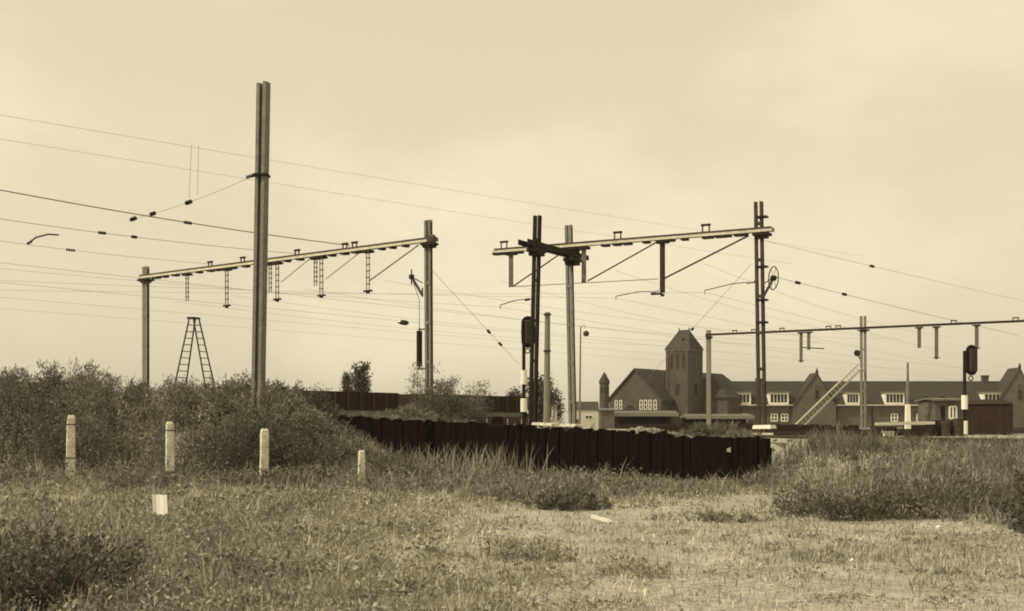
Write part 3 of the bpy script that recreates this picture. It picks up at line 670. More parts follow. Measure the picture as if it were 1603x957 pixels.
canopy('platform canopy with pale edge right of the tower foot', 1074, 1181, 165, 651, 656, 6)
def shed(label, pxa, pxb, Y, py_top, m, roofm, name='shed', cat='shed', pitch=.4, dpt=5, door=True):
    xa, xb = (pxa-801.5)/F*Y, (pxb-801.5)/F*Y; zt = zs(py_top, Y); t = thing(name, label, cat, ((xa+xb)/2, Y, GZ))
    w_ = buildpart(t, 'wall', m, lambda b: b.box(xa, xb, Y, Y+dpt, GZ-.2, zt))
    buildpart(t, 'roof', roofm, lambda b: b.prism([(xa-.2, Y-.25, zt+.003), (xb+.2, Y-.25, zt+.003), (xb+.2, Y+dpt/2, zt+pitch+.003), (xa-.2, Y+dpt/2, zt+pitch+.003)], (0, .0, .12)) and b.prism([(xa-.2, Y+dpt+.25, zt+.003), (xb+.2, Y+dpt+.25, zt+.003), (xb+.2, Y+dpt/2, zt+pitch+.003), (xa-.2, Y+dpt/2, zt+pitch+.003)], (0, 0, .12)))
    if door: b = MB(); b.box(xa+(xb-xa)*.2, xa+(xb-xa)*.35, Y-.04, Y-.003, GZ, GZ+2.0); obj('door', b, M['iron'], w_); window(w_, (xa+(xb-xa)*.65, Y, (GZ+zt)/2+.3), (1, 0, 0), (xb-xa)*.25, .9, 2, 0)
    return t
shed('small brick hut at the left end of the platform canopy', 940, 962, 160, 643, M['brick2'], M['roof_l'], pitch=.2, dpt=4, door=False)
shed('low white building behind the grey pole and the pale portal mast', 838, 872, 130, 633, M['render'], M['roof_l'], 'white_building', 'building', .3)
shed('distant white house with dark pitched roof left of the turret', 893, 937, 330, 642, M['render'], M['roof'], 'white_house', 'building', 2.2, 9)
# low dark fence-like loading stage before the houses
def stage(label, pxa, pxb, Y, py0, m=M['wagon']):
    xa, xb = (pxa-801.5)/F*Y, (pxb-801.5)/F*Y; t = thing('board_fence', label, 'fence', ((xa+xb)/2, Y, GZ), 'dark board fences'); z1 = zs(py0, Y); n = int((xb-xa)/.5)
    b = MB(); b.box(xa, xb, Y+.06, Y+.12, z1-.3, z1-.15); b.box(xa, xb, Y+.06, Y+.12, GZ+.3, GZ+.45); obj('rail', b, m, t)
    for i in range(n):
        x = xa+(xb-xa)*(i+.5)/n; b = MB(); b.box(x-.24, x+.24, Y, Y+.05, GZ-.1, z1+random.uniform(-.04, .04)); obj('board', b, m, t)
stage('dark board fence left of the long leaning ladder, before the houses', 1206, 1283, 64, 664)
stage('dark board fence between the leaning ladder and the far mast', 1283, 1346, 61, 666)

stage('low dark board fence added to cover bright ground behind the right half of the black wall', 985, 1196, 78, 667)  # added fence, covers the bright ground between wall and canopies
stage('low dark board fence added to darken the bright gap beyond the two open wagons', 470, 838, 92, 649)  # added fence, darkens the brightly lit ground seen under the wagons
# ------------------------------------------------------------------ wagons
def wagon(label, ca, axis, L, Wd, z0, z1, roof='arc', boards=10, m='wagon', wheels=True):
    a = Vector(axis).normalized(); a.z = 0; sd = Vector((a.y, -a.x, 0)); c = Vector((ca[0], ca[1], 0)); t = thing('goods_wagon', label, 'wagon', (c.x, c.y, GZ))
    b = MB(); b.obox(c+ZUP*(z0+z1)/2, a, sd, ZUP, L/2, Wd/2, (z1-z0)/2); bo = obj('body', b, M[m], t)
    if roof == 'arc':
        n = 8; poly = [c-a*(L/2+.08)+sd*(Wd/2+.06)*math.cos(math.pi*i/n)+ZUP*(z1+.003+.26*math.sin(math.pi*i/n)) for i in range(n+1)]
        b = MB(); b.prism(poly, a*(L+.16)); obj('roof', b, M['wagon_roof'], t)
    for sg in (-1, 1):
        for i in range(boards+1):
            x = -L/2+L*i/boards; b = MB(); b.obox(c+a*x+sd*sg*(Wd/2+.03)+ZUP*(z0+z1)/2, a, sd, ZUP, .05, .03, (z1-z0)/2-.01); obj('side_stanchion', b, M['steel_dark'], bo)
    b = MB(); b.obox(c+ZUP*(z0-.13), a, sd, ZUP, L/2+.05, Wd/2-.1, .12); obj('underframe', b, M['steel'], t)
    for sx in (-1, 1):
        for sy in (-1, 1):
            p = c+a*sx*L*.3+sd*sy*.74+ZUP*(GZ+.6); b = MB(); b.lathe(p-sd*.06, sd, [(0, .42), (.03, .47), (.1, .47), (.12, .4)], 16); obj('wheel', b, M['iron'], t)
        for sy in (-1, 1):
            p = c+a*sx*(L/2+.05)+sd*sy*.85+ZUP*(z0-.1); b = MB(); b.lathe(p, a*sx, [(0, .09), (.4, .09), (.41, .2), (.46, .2)], 10); obj('buffer', b, M['iron'], t)
Yw = 66; cw = at(1549, 660, Yw+3)
wagon('dark closed goods wagon beside the far right signal', (cw.x, cw.y), (.375, .927, 0), 7.5, 2.35, zs(680, Yw), zs(633, Yw), boards=8)
for a_, lab in ((37.7, 'dark open wagon behind the weeds between the tall mast and the left portal mast'), (47.4, 'dark open wagon right of the bush at the left portal mast')):
    cw = Vector((.616, .788, 0))*a_+Vector((.788, -.616, 0))*-40.6; wagon(lab, (cw.x, cw.y), (.616, .788, 0), 8.0, 2.6, 2.06, 2.86, roof=None, boards=10)
shed('brick hut with pale roof between white gate post and far right signal', 1464, 1506, 95, 628, M['brick2'], M['roof_l'], pitch=.15, dpt=4)

# ------------------------------------------------------------------ crossing gate post, crates, sidings at right
gp = thing('gate_post', 'white pointed post with white crossbar left of the far right signal', 'post', (at(1421, 0, 54).x, 54, GZ))
p = at(1421, 694, 54); b = MB(); b.obox((p.x, 54, (GZ+zs(620, 54))/2), (1, 0, 0), (0, 1, 0), ZUP, .11, .11, (zs(650, 54)-GZ)/2+.05, .8); obj('post_shaft', b, M['white'], gp); b = MB(); b.lathe((p.x, 54, zs(652, 54)), ZUP, [(0, .09), (.9, .08), (1.6, .06), (2.35, .045)], 8); obj('post_top', b, M['steel'], gp)
b = MB(); b.bar(at(1370, 664, 53.7), at(1463, 662, 53.7), .12, .13); obj('crossbar', b, M['render'], gp)
def crate(name, label, px0, px1, py0, py1, Y, m, dpt=1.0, cat='crate', slats=4):
    xa, xb = at(px0, 0, Y).x, at(px1, 0, Y).x; z0, z1 = zs(py1, Y), zs(py0, Y); z0 = max(z0, GZ) if abs(z0-GZ) < .25 else z0; t = thing(name, label, cat, ((xa+xb)/2, Y, z0))
    b = MB(); b.box(xa+.02, xb-.02, Y+.03, Y+dpt-.03, z0, z1-.01); bo = obj('box_body', b, m, t)
    for i in range(slats):
        za = z0+(z1-z0)*i/slats; b = MB(); b.box(xa, xb, Y-.003, Y+.028, za+.02, za+(z1-z0)/slats-.02); obj('slat', b, m, bo)
    b = MB(); b.box(xa-.02, xb+.02, Y-.02, Y+dpt, z1+.003, z1+.04); obj('lid', b, m, t); return t
crate('tool_bin', 'dark bin standing directly behind the white gate post', 1424, 1452, 667, 694, 55, M['wagon'], cat='bin')
crate('tool_bin', 'dark bin with pale front left of the white gate post', 1372, 1404, 669, 690, 57, M['wagon'], cat='bin')
crate('pale_box', 'small pale box in front of the dark bin left of the gate post', 1385, 1400, 677, 690, 54, M['wood_pale'], .4, 'box', 2)
crate('pale_box', 'small pale block at the foot of the far mast', 1328, 1346, 684, 690, 52, M['white'], .4, 'box', 1)
crate('pale_box', 'round-shouldered white block right of the foot of the leaning ladder', 1262, 1274, 679, 686, 60, M['white'], .3, 'box', 1)
for k, (px, nm) in enumerate(((1459, 'leftmost'), (1469, 'second'), (1480, 'third'), (1490, 'fourth'), (1500, 'rightmost'))):
    p = at(px, 690, 58+.5*(k % 2)); p.z = GZ; t = thing('steel_drum', nm+' of the five dark drums standing before the brick hut', 'drum', p, 'drums before the hut')
    prof = [(0, .26), (.01, .29), (.25, .28), (.27, .3), (.29, .28), (.53, .28), (.55, .3), (.57, .28), (.82, .29), (.83, .26)]
    h_ = random.uniform(.62, .85); do = obj('drum_body', MB().lathe(p, ZUP, [(a*h_/.83, r_*.9) for a, r_ in prof], 14), M[('iron', 'steel_dark', 'rust')[k % 3]], t)
    obj('drum_lid', MB().lathe(p+ZUP*(h_+.003), ZUP, [(0, .22), (.02, .22)], 12), M['steel'], do)
# siding on top of the right bank and the main tracks
def track(label, p, q, sleepers=True):
    p = Vector(p); q = Vector(q); d = (q-p).normalized(); sd = Vector((d.y, -d.x, 0)); t = thing('railway_track', label, 'track', (p+q)/2)
    for sg in (-1, 1):
        b = MB(); c = (p+q)/2+sd*sg*.75; L = (q-p).length/2
        b.obox(c+ZUP*.22, d, sd, ZUP, L, .035, .03); b.obox(c+ZUP*.15, d, sd, ZUP, L, .01, .05); b.obox(c+ZUP*.09, d, sd, ZUP, L, .07, .012); obj('rail', b, M['rust'], t)
    b = MB(); n = int((q-p).length/.65)
    for i in range(n): c = p+d*(i+.5)*.65; b.obox(c+ZUP*.03, d, sd, ZUP, .12, 1.25, .045)
    o = obj('sleepers', b, M['sleeper'], t); o['kind'] = 'stuff'
track('siding track on top of the grass bank at the right, ending behind the black wall', (8.9, 42.5, GZ-.04), (13.2, 21.5, GZ-.04))
u = Vector((.616, .788, 0)); v = Vector((.788, -.616, 0))
for c, lab in ((-23.5, 'nearest main railway track leading to the far right'), (-27.3, 'second main railway track from the camera'), (-36, 'third main railway track, behind the left portal mast'), (-40.6, 'fourth main railway track, under the left portal')):
    track(lab, u*(46 if c > -30 else 40)+v*c+ZUP*(GZ-.03), u*210+v*c+ZUP*(GZ-.03))

# ------------------------------------------------------------------ concrete posts
for k, (px, py0, py1, wd, lean, lab) in enumerate(((111, 650, 746, .2, .07, 'leftmost concrete fence post, slightly leaning, before the thicket'), (266, 660, 744, .19, .01, 'second concrete fence post from the left, greyer than the others'), (414, 671, 759, .19, .06, 'third concrete fence post from the left, below the tall mast'), (566, 705, 770, .15, .05, 'rightmost and shortest concrete fence post, left of the black wall'))):
    Y = 29.6-.3*k; top = at(px+lean*8, py0, Y); bx = at(px-lean*20, py1, Y).x; t = thing('concrete_post', lab, 'post', (bx, Y, hz(bx, Y)), 'concrete fence posts')
    zb = min(at(px, py1, Y).z, hz(bx, Y))-.25; b = MB(); n = 4; h = top.z-zb; rows = []
    base = Vector((bx, Y, zb)); ax = Vector((.94, .34, 0)); ay = Vector((-.34, .94, 0)); prof = [(0, 1.12), (.3, 1.06), (.62, 1.0), (.9, .95), (.965, .9), (1.0, .6)]
    for f, w_ in prof:
        c = base.lerp(top, f)
        for i, j in ((-1, -.8), (-.8, -1), (.8, -1), (1, -.8), (1, .8), (.8, 1), (-.8, 1), (-1, .8)): rows.append(c+ax*i*wd/2*w_+ay*j*wd/2*w_+Vector((random.uniform(-.006, .006), 0, 0)))
    fs = [tuple(reversed(range(8)))]+[(r*8+i, r*8+(i+1) % 8, r*8+8+(i+1) % 8, r*8+8+i) for r in range(len(prof)-1) for i in range(8)]+[tuple(range(40, 48))]
    b.add(rows, fs); obj('shaft', b, M['concrete'], t)
    if k < 2:
        c = base.lerp(top, .45 if k == 0 else .3); b = MB(); b.obox(c, ax, ay, ZUP, wd*.545, wd*.545, .012); b.obox(base.lerp(top, .88), ax, ay, ZUP, wd*.505, wd*.505, .012); obj('wire_tie', b, M['wire'], t)

# ------------------------------------------------------------------ litter on the field
def sheet(name, label, pts, th, m=M['paper'], cat='paper'):
    b = MB(); n = (Vector(pts[1])-Vector(pts[0])).cross(Vector(pts[2])-Vector(pts[0])).normalized(); b.prism(pts, n*th); return tag(obj(name, b, m), label, cat)
Y = 17.0
bx = at(248, 0, Y).x; z0 = hz(bx, Y)
b = MB(); W_, H_ = .21, .27; cols = 5
pts = []
for j in range(4):
    for i in range(cols):
        pts.append(Vector((bx-W_/2+W_*i/(cols-1)+.03*(1-j/3), Y+.05*j/3+.02*math.sin(i*1.3), z0+.17+H_*j/3+random.uniform(-.008, .008))))
off = [p+Vector((0, .012, 0)) for p in pts]; q_ = [(j*cols+i, j*cols+i+1, j*cols+cols+i+1, j*cols+cols+i) for j in range(3) for i in range(cols-1)]
b.add(pts+off, q_+[tuple(20+i for i in reversed(f)) for f in q_]); tag(obj('white_card', b, M['paper']), 'upright white card standing in the grass at the left foreground', 'card')
def scrap(px, py, wd, ht, Y, label, m=M['paper']):
    c = at(px, py, Y); c.z = hz(c.x, Y)+.05; b = MB(); e = Vector((wd/2, 0, 0)); f = Vector((0, ht, ht*.12))
    P_ = [c-e-f*.4, c-f*.6+ZUP*.015, c+e-f*.3-ZUP*.01, c+e*.8+f*.5, c+f*.7+ZUP*.02, c-e*.9+f*.5]
    b.add(P_+[p-ZUP*.012 for p in P_], [(0, 1, 4, 5), (1, 2, 3, 4), (11, 10, 7, 6), (10, 9, 8, 7), (0, 6, 7, 1), (1, 7, 8, 2), (2, 8, 9, 3), (3, 9, 10, 4), (4, 10, 11, 5), (5, 11, 6, 0)])
    tag(obj('paper_scrap', b, m), label, 'paper')
scrap(283, 836, .22, .1, 15.8, 'small crumpled white scrap right below the upright white card')
c = at(941, 818, 17.7); c.z = hz(c.x, c.y)+.05
b = MB(); b.bar(c-Vector((.14, -.03, -.05)), c+Vector((.14, -.03, -.03)), .07, .05); tag(obj('wood_offcut', b, M['white']), 'short white stick lying at the edge of the weeds before the black wall', 'stick')
scrap(1083, 812, .2, .14, 18.4, 'pale stone-like lump in the weeds below the right half of the black wall', M['stone'])
scrap(778, 946, .16, .12, 9.7, 'pale scrap at the bottom edge of the field, left of centre', M['stone'])
scrap(1335, 885, .06, .03, 12.3, 'tiny white scrap on the bare ground at the right')
scrap(1470, 830, .08, .05, 16.4, 'tiny white scrap at the foot of the right bank')

# ------------------------------------------------------------------ vegetation
def leaf_mesh(P, D, Ln, Wd, tone, roll=None):
    """rhombic leaves: P base points, D unit directions"""
    n = len(P); r = rng.normal(size=(n, 3)); S = np.cross(D, r); S /= np.linalg.norm(S, axis=1)[:, None]+1e-9
    L_ = Ln[:, None]; W_ = Wd[:, None]
    v0 = P; v1 = P+D*L_*.45+S*W_*.5; v2 = P+D*L_; v3 = P+D*L_*.45-S*W_*.5
    V = np.stack([v0, v1, v2, v3], 1).reshape(-1, 3); Fc = np.arange(n*4).reshape(n, 4)
    return V, Fc, np.repeat(tone, 4)
def stems(bases, dirs, lens, nseg=6, droop=.0, wob=.12):
    """curved stems -> array (n, nseg+1, 3)"""
    n = len(bases); pts = np.zeros((n, nseg+1, 3)); pts[:, 0] = bases; d = dirs.copy()
    for i in range(nseg):
        d = d+rng.normal(size=(n, 3))*wob; d[:, 2] -= droop*(i/nseg); d /= np.linalg.norm(d, axis=1)[:, None]
        pts[:, i+1] = pts[:, i]+d*(lens/nseg)[:, None]
    return pts
def sample_on(pts, idx, t):
    nseg = pts.shape[1]-1; f = t*nseg; i = np.minimum(f.astype(int), nseg-1); fr = (f-i)[:, None]
    a = pts[idx, i]; b_ = pts[idx, i+1]; d = b_-a; d = d/(np.linalg.norm(d, axis=1)[:, None]+1e-9); return a*(1-fr)+b_*fr, d
def stem_mesh(pts, r0, r1):
    n, k, _ = pts.shape; sides = 3; V = np.zeros((n, k, sides, 3)); rad = r0[:, None]*(1-np.linspace(0, 1, k))[None]+r1*np.linspace(0, 1, k)[None]
    for j in range(sides):
        an = 2*math.pi*j/sides; V[:, :, j] = pts; V[:, :, j, 0] += rad*math.cos(an); V[:, :, j, 1] += rad*math.sin(an)
    base = (np.arange(n)[:, None, None]*k+np.arange(k-1)[None, :, None])*sides; j = np.arange(sides)[None, None]; j2 = (j+1) % sides
    Fc = np.stack([base+j, base+j2, base+sides+j2, base+sides+j], -1).reshape(-1, 4); return V.reshape(-1, 3), Fc
def shrub_arrays(bases, lens, nleaf, leafL, leafW, tone, spread=.35, twig=.22, up=.6, tvar=.35, tmin=.1, droop=.15, wob=.14, patch=0, clus=0, crad=.1):
    n = len(bases); d = rng.normal(size=(n, 3))*spread; d[:, 2] = 1; d /= np.linalg.norm(d, axis=1)[:, None]
    P = stems(bases, d, lens, 6, droop, wob)
    idx = rng.integers(0, n, nleaf); t = tmin+(1-tmin)*rng.random(nleaf)**.85; p, td = sample_on(P, idx, t)
    off = rng.normal(size=(nleaf, 3))*(twig*lens[idx]*(1.05-t*.85))[:, None]
    if clus:
        nc_ = nleaf//clus; ci = np.arange(nleaf) % nc_; p, td, off, idx = p[ci], td[ci], off[ci], idx[ci]; p = p+off*np.array((1, 1, .6)); off = rng.normal(size=(nleaf, 3))*crad; p = p+off*np.array((1, 1, .8))
    else: p = p+off*np.array((1, 1, .6))
    o = off/(np.linalg.norm(off, axis=1)[:, None]+1e-6); D = td*up+o*.6+rng.normal(size=(nleaf, 3))*.45; D /= np.linalg.norm(D, axis=1)[:, None]
    sv = tone*(1+tvar*.5*rng.normal(size=n)).clip(.5, 1.6)
    if patch: sv = sv*(.55+.95*noise(bases[:, 0], bases[:, 1], patch))
    tn = sv[idx]*(1+tvar*rng.normal(size=nleaf)*.6).clip(.35, 1.9)
    ln = leafL*rng.uniform(.6, 1.3, nleaf); V, Fc, T = leaf_mesh(p, D, ln, leafW*rng.uniform(.7, 1.3, nleaf), tn)
    SV, SF = stem_mesh(P, lens*.008+.003, .002)
    return (V, Fc, T), (SV, SF)
def shrub(label, c, rad, h, nst, nleaf, leafL=.1, leafW=.03, tone=.07, name='shrub', cat='shrub', part=('stems', 'foliage'), group=None, **k):
    x, y = c[0], c[1]; z = hz(x, y); t = thing(name, label, cat, (x, y, z), group)
    a = rng.random(nst)*2*math.pi; r = np.sqrt(rng.random(nst)); bx = x+np.cos(a)*r*rad[0]; by = y+np.sin(a)*r*rad[1]
    ln = h*(1-.45*r**2)*rng.uniform(.65, 1.12, nst); bs = np.stack([bx, by, height(bx, by)-.05], 1)
    (V, Fc, T), (SV, SF) = shrub_arrays(bs, ln, nleaf, leafL, leafW, tone, **k)
    np_obj(part[0], SV, SF, None, M['bark'], t)['kind'] = 'stuff'; np_obj(part[1], V, Fc, T, M['leaf'], t); return t
def pxc(px, Y): return ((px-801.5)/F*Y, Y)

# the thicket on the left bank
n = 760
bx = rng.uniform(-17, -3.6, n); by = 31.3+rng.random(n)**.8*9
bx[:120] = rng.uniform(-6.8, -2.3, 120); by[:120] = rng.uniform(30.4, 33.0, 120)
keep = ~((bx > -6.8) & (by > 33.2+(-bx-3.6)*.9)) & ~((bx > -5.2) & (by > 34.5)); bx, by = bx[keep], by[keep]; n = len(bx)
ex = rng.uniform(-7.2, -2.4, 900); ey = rng.uniform(31, 38.5, 900); es, ed = wall_sd(ex, ey); kk = (ed < -.25) & (height(ex, ey) > .05); nx_ = kk.sum()
bx = np.concatenate([bx, ex[kk]]); by = np.concatenate([by, ey[kk]]); n = len(bx)
front = sm(35, 31.5, by); z = height(bx, by)
px_ = 801.5+F*bx/by
topy = np.interp(px_, [0, 60, 110, 160, 200, 250, 330, 400, 450, 490, 530, 570, 620, 700], [580, 588, 572, 588, 604, 600, 596, 590, 620, 664, 680, 698, 722, 748])
zmax = EYE+(HOR-topy)/F*by
ln = np.clip((zmax-z)*rng.uniform(.72, 1.02, n)*(1-.42*front)+.12, .38, 3.0)
(V, Fc, T), (SV, SF) = shrub_arrays(np.stack([bx, by, z-.05], 1), ln, 290000, .1, .031, .16, spread=.42, twig=.2, tvar=.5, patch=1.3, up=.8, clus=22, crad=.1)
th = thing('thicket', 'dense tangled thicket of shrubs on the bank behind the concrete posts', 'thicket', (-10, 35, 1)); th['kind'] = 'stuff'
np_obj('stems', SV, SF, None, M['bark'], th)['kind'] = 'stuff'; np_obj('foliage', V, Fc, T, M['leaf'], th)['kind'] = 'stuff'
n = 240; bx = rng.uniform(-16.5, -6.2, n); by = rng.uniform(35, 39.5, n); z = height(bx, by); px_ = 801.5+F*bx/by
topy = np.interp(px_, [0, 60, 110, 160, 200, 250, 330, 400, 470, 500], [568, 575, 552, 575, 590, 586, 580, 575, 588, 625]); ln = np.clip((EYE+(HOR-topy)/F*by-z)*rng.uniform(.7, 1.05, n), .4, 3.2)
(V, Fc, T), (SV, SF) = shrub_arrays(np.stack([bx, by, z-.05], 1), ln, 9000, .15, .02, .13, spread=.3, twig=.05, tvar=.5, up=1.6, tmin=.4)
ws_ = thing('wispy_shoots', 'thin wispy shoots rising from the thicket against the sky', 'shoots', (-10, 37, 1.2)); ws_['kind'] = 'stuff'
np_obj('stems', SV, SF, None, M['bark'], ws_)['kind'] = 'stuff'; np_obj('foliage', V, Fc, T, M['leaf'], ws_)['kind'] = 'stuff'
shrub('tallest feathery shrub on the skyline, between the left edge and the first two posts', pxc(108, 37), (1.3, .9), 2.15, 40, 9000, .12, .026, .132, spread=.42, twig=.1, up=1.0)
shrub('bushy shrub on the skyline at the left edge of the picture', pxc(28, 37), (1.0, .8), 1.85, 30, 9000, .11, .03, .116, spread=.4, twig=.13, clus=24, crad=.09)
shrub('dark rounded shrub at the foot of the tallest mast', pxc(392, 36), (1.3, .8), 1.55, 45, 14000, .1, .03, .078, spread=.4, twig=.15, clus=30, crad=.09)
shrub('low dark shrub right of the tallest mast, before the open wagon', pxc(462, 40), (1.7, .8), 1.35, 45, 12000, .1, .03, .085, spread=.4, twig=.16, clus=30, crad=.09)
shrub('loose bushy shrub growing at the foot of the left portal mast', pxc(668, 42), (1.55, .8), 2.2, 70, 24000, .11, .028, .13, spread=.45, twig=.15, up=.9, clus=14, crad=.1)
shrub('thin upright shrub right of the left portal mast, above the black wall', pxc(728, 43), (.5, .4), 1.9, 10, 1500, .12, .03, .109, spread=.3, twig=.09, up=.9)
shrub('thin low shrub left of the left portal mast, behind the black wall', pxc(622, 43), (.7, .4), 1.55, 12, 2500, .11, .03, .109, spread=.4, twig=.12)
shrub('pale grass tuft shrub on the top of the black wall near its left end', pxc(632, 38.5), (.9, .3), .65, 60, 5000, .14, .02, .217, spread=.5, twig=.12, up=1.1)
shrub('grassy tuft on top of the black wall before the far concrete mast', pxc(1120, 31.5), (.8, .3), .55, 90, 5000, .13, .014, .186, spread=.4, twig=.08, up=1.4)
n = 260; ss = rng.uniform(.2, WL-.5, n); ss = ss[rng.random(n) < sm(.35, .6, noise(ss, ss*0, .8))]; n = len(ss); dd_ = rng.uniform(.12, .8, n)
bs = np.stack([A[0]+WD[0]*ss+UW[0]*dd_, A[1]+WD[1]*ss+UW[1]*dd_, wall_top(ss)-.15], 1)
(V, Fc, T), (SV, SF) = shrub_arrays(bs, rng.uniform(.15, .45, n), 6500, .09, .017, .2, spread=.7, twig=.16, tvar=.5, up=1.1, droop=.5)
tw_ = thing('wall_top_weeds', 'ragged weeds growing along and over the top of the black wall', 'weeds', A3+W3*WL/2+ZUP*1.2); tw_['kind'] = 'stuff'
np_obj('stems', SV, SF, None, M['bark'], tw_)['kind'] = 'stuff'; np_obj('foliage', V, Fc, T, M['leaf'], tw_)['kind'] = 'stuff'
# trees
def tree(label, px, Y, py_top, crown_w, tone, nleaf=6000, name='sapling_tree', trunks=1, leaf=.2):
    x, y = pxc(px, Y); ztop = zs(py_top, Y); h = ztop-GZ; t = thing(name, label, 'tree', (x, y, GZ))
    b = MB(); P_ = [Vector((x+random.uniform(-.1, .1)*i*.3, y, GZ-.1+h*.9*i/6)) for i in range(7)]; b.tube(P_, [.1*h/5*(1-i/7.5) for i in range(7)], 7)
    nb = 26; bb = []; dd = []; ll_ = []
    for i in range(nb):
        f = random.uniform(.2, .95); p = Vector((x, y, GZ+h*.9*f)); a = random.uniform(0, 6.28); l_ = crown_w*.62*(1.08-f*.55)*random.uniform(.5, 1.15)
        bb.append(p); dd.append((math.cos(a)*.7, math.sin(a)*.7, .75)); ll_.append(l_)
        q = p+Vector((math.cos(a)*.7, math.sin(a)*.7, .75)).normalized()*l_*.7; b.tube([p, q], [.03, .01], 4)
    obj('trunk', b, M['bark'], t)
    bb = np.array([tuple(p) for p in bb]); dd = np.array(dd); dd /= np.linalg.norm(dd, axis=1)[:, None]; P = stems(bb, dd, np.array(ll_), 6, 0, .1)
    idx = rng.integers(0, nb, nleaf); tt_ = rng.random(nleaf); p, td = sample_on(P, idx, tt_); p = p+rng.normal(size=(nleaf, 3))*crown_w*.085; D = td*.5+rng.normal(size=(nleaf, 3)); D /= np.linalg.norm(D, axis=1)[:, None]
    V, Fc, T = leaf_mesh(p, D, leaf*rng.uniform(.6, 1.3, nleaf), leaf*.45*rng.uniform(.7, 1.3, nleaf), tone*(1+.4*rng.normal(size=nleaf)).clip(.4, 1.8))
    np_obj('crown', V, Fc, T, M['leaf'], t)
tree('taller of two small trees on the skyline left of the left portal mast', 563, 78, 562, 1.7, .1, 3600)
tree('shorter of two small trees on the skyline left of the left portal mast', 544, 80, 573, 1.3, .1, 2200)
tree('round tree behind the black mast and its signal', 845, 125, 590, 4.6, 0.08, 5000, leaf=.34)
tree('small low tree left of the hidden signal', 803, 120, 612, 2.6, 0.09, 2200, leaf=.3)
tree('dark low tree behind the pale portal mast', 866, 150, 620, 3.2, 0.08, 2500, leaf=.34)

# right bank vegetation and shrubs
shrub('broad leafy bush on the right bank nearest the field', pxc(1385, 18.8), (1.6, 1.1), .85, 150, 15000, .085, .022, .2, spread=.5, twig=.14, tvar=.5, up=.9, clus=26, crad=.06)
shrub('dark leafy bush cut off by the right edge of the picture', (7.0, 15.9), (.4, .7), 1.15, 45, 8000, .075, .03, .14, spread=.4, twig=.14, tvar=.5)
shrub('dark clump of weeds at the field edge before the middle of the black wall', pxc(893, 20.8), (.6, .5), .5, 55, 3600, .08, .025, .15, spread=.5, twig=.16, up=.9)
shrub('low weed clump in the grass below the right half of the black wall', pxc(1135, 18.0), (.6, .3), .26, 50, 1600, .06, .02, .26, spread=.6, twig=.17, up=.9)
shrub('weed clump standing alone in the middle foreground', pxc(835, 12.6), (.5, .35), .34, 46, 1700, .05, .016, .32, spread=.55, twig=.16, tmin=.0, up=.9)
shrub('small weed clump right of the middle foreground, near the bottom edge', pxc(1000, 11.3), (.38, .3), .26, 34, 900, .045, .014, .32, spread=.6, twig=.15, tmin=.0, up=.9)
shrub('rank dark weeds filling the lower left corner', (-3.75, 9.7), (.5, 1.6), .72, 150, 17000, .055, .021, .125, spread=.45, twig=.15, tvar=.5, up=.9, clus=16, crad=.05)

def blades(x, y, hgt, wid, tone, lean=.35, seg=2):
    n = len(x); z = height(x, y); a = rng.random(n)*2*math.pi; lx = np.cos(a)*lean*hgt*rng.random(n); ly = np.sin(a)*lean*hgt*rng.random(n)
    b_ = rng.random(n)*2*math.pi; sx = np.cos(b_)*wid/2; sy = np.sin(b_)*wid/2
    v0 = np.stack([x-sx, y-sy, z-.01], 1); v1 = np.stack([x+sx, y+sy, z-.01], 1)
    v2 = np.stack([x+lx*.45+sx*.75, y+ly*.45+sy*.75, z+hgt*.6], 1); v3 = np.stack([x+lx*.45-sx*.75, y+ly*.45-sy*.75, z+hgt*.6], 1)
    v4 = np.stack([x+lx, y+ly, z+hgt], 1); V = np.stack([v0, v1, v2, v3, v4], 1).reshape(-1, 3)
    k = np.arange(n)[:, None]*5; F3 = np.concatenate([k+np.array([[0, 1, 2]]), k+np.array([[0, 2, 3]]), k+np.array([[3, 2, 4]])], 0)
    return V, F3, np.repeat(tone, 5)
def field_masks(x, y):
    s, d = wall_sd(x, y); rb = right_bank(x, y)
    n1 = noise(x, y, 1.1); n2 = noise(x+50, y, 3.2); n3 = noise(x, y+90, .45)
    left = sm(1.2, -3.2, x+.12*(y-14)+2*(n1-.5))*sm(31, 27.5, y+3*(n2-.5))             # weedy left part
    yb = np.interp(x, [-4, -1.5, 0, 1, 4, 6], [26.5, 24.2, 21.2, 19.6, 19.4, 20.5]); wallside = sm(-1, 1.2, y-yb+2.2*(n1-.5))*sm(-1, 1.5, s+1.5)*(d < 0)
    wallside = wallside*(1-.6*sm(-3.2, -.6, d)*sm(10, 6, s))
    strip = sm(26.0, 29.5, y+2.5*(n1-.5))*(x < 0)*(d < 0)
    corner = (s < -.1)*sm(26, 29, y)
    bank = np.maximum(sm(.04, .3, rb), corner)
    return left, np.maximum(wallside, strip), bank, rb, n1, n2, n3
def view_points(N, y0=6.6, y1=34):
    y = np.exp(rng.uniform(math.log(y0), math.log(y1), N)); return rng.uniform(-1, 1, N)*(.45*y+1.2), y
def usable(x, y):
    s, d = wall_sd(x, y); return ((d < -.12) | (s < -.3)) & ~((np.abs((x-8.9)+(y-42.5)*.2048) < .4) & (y > 20))
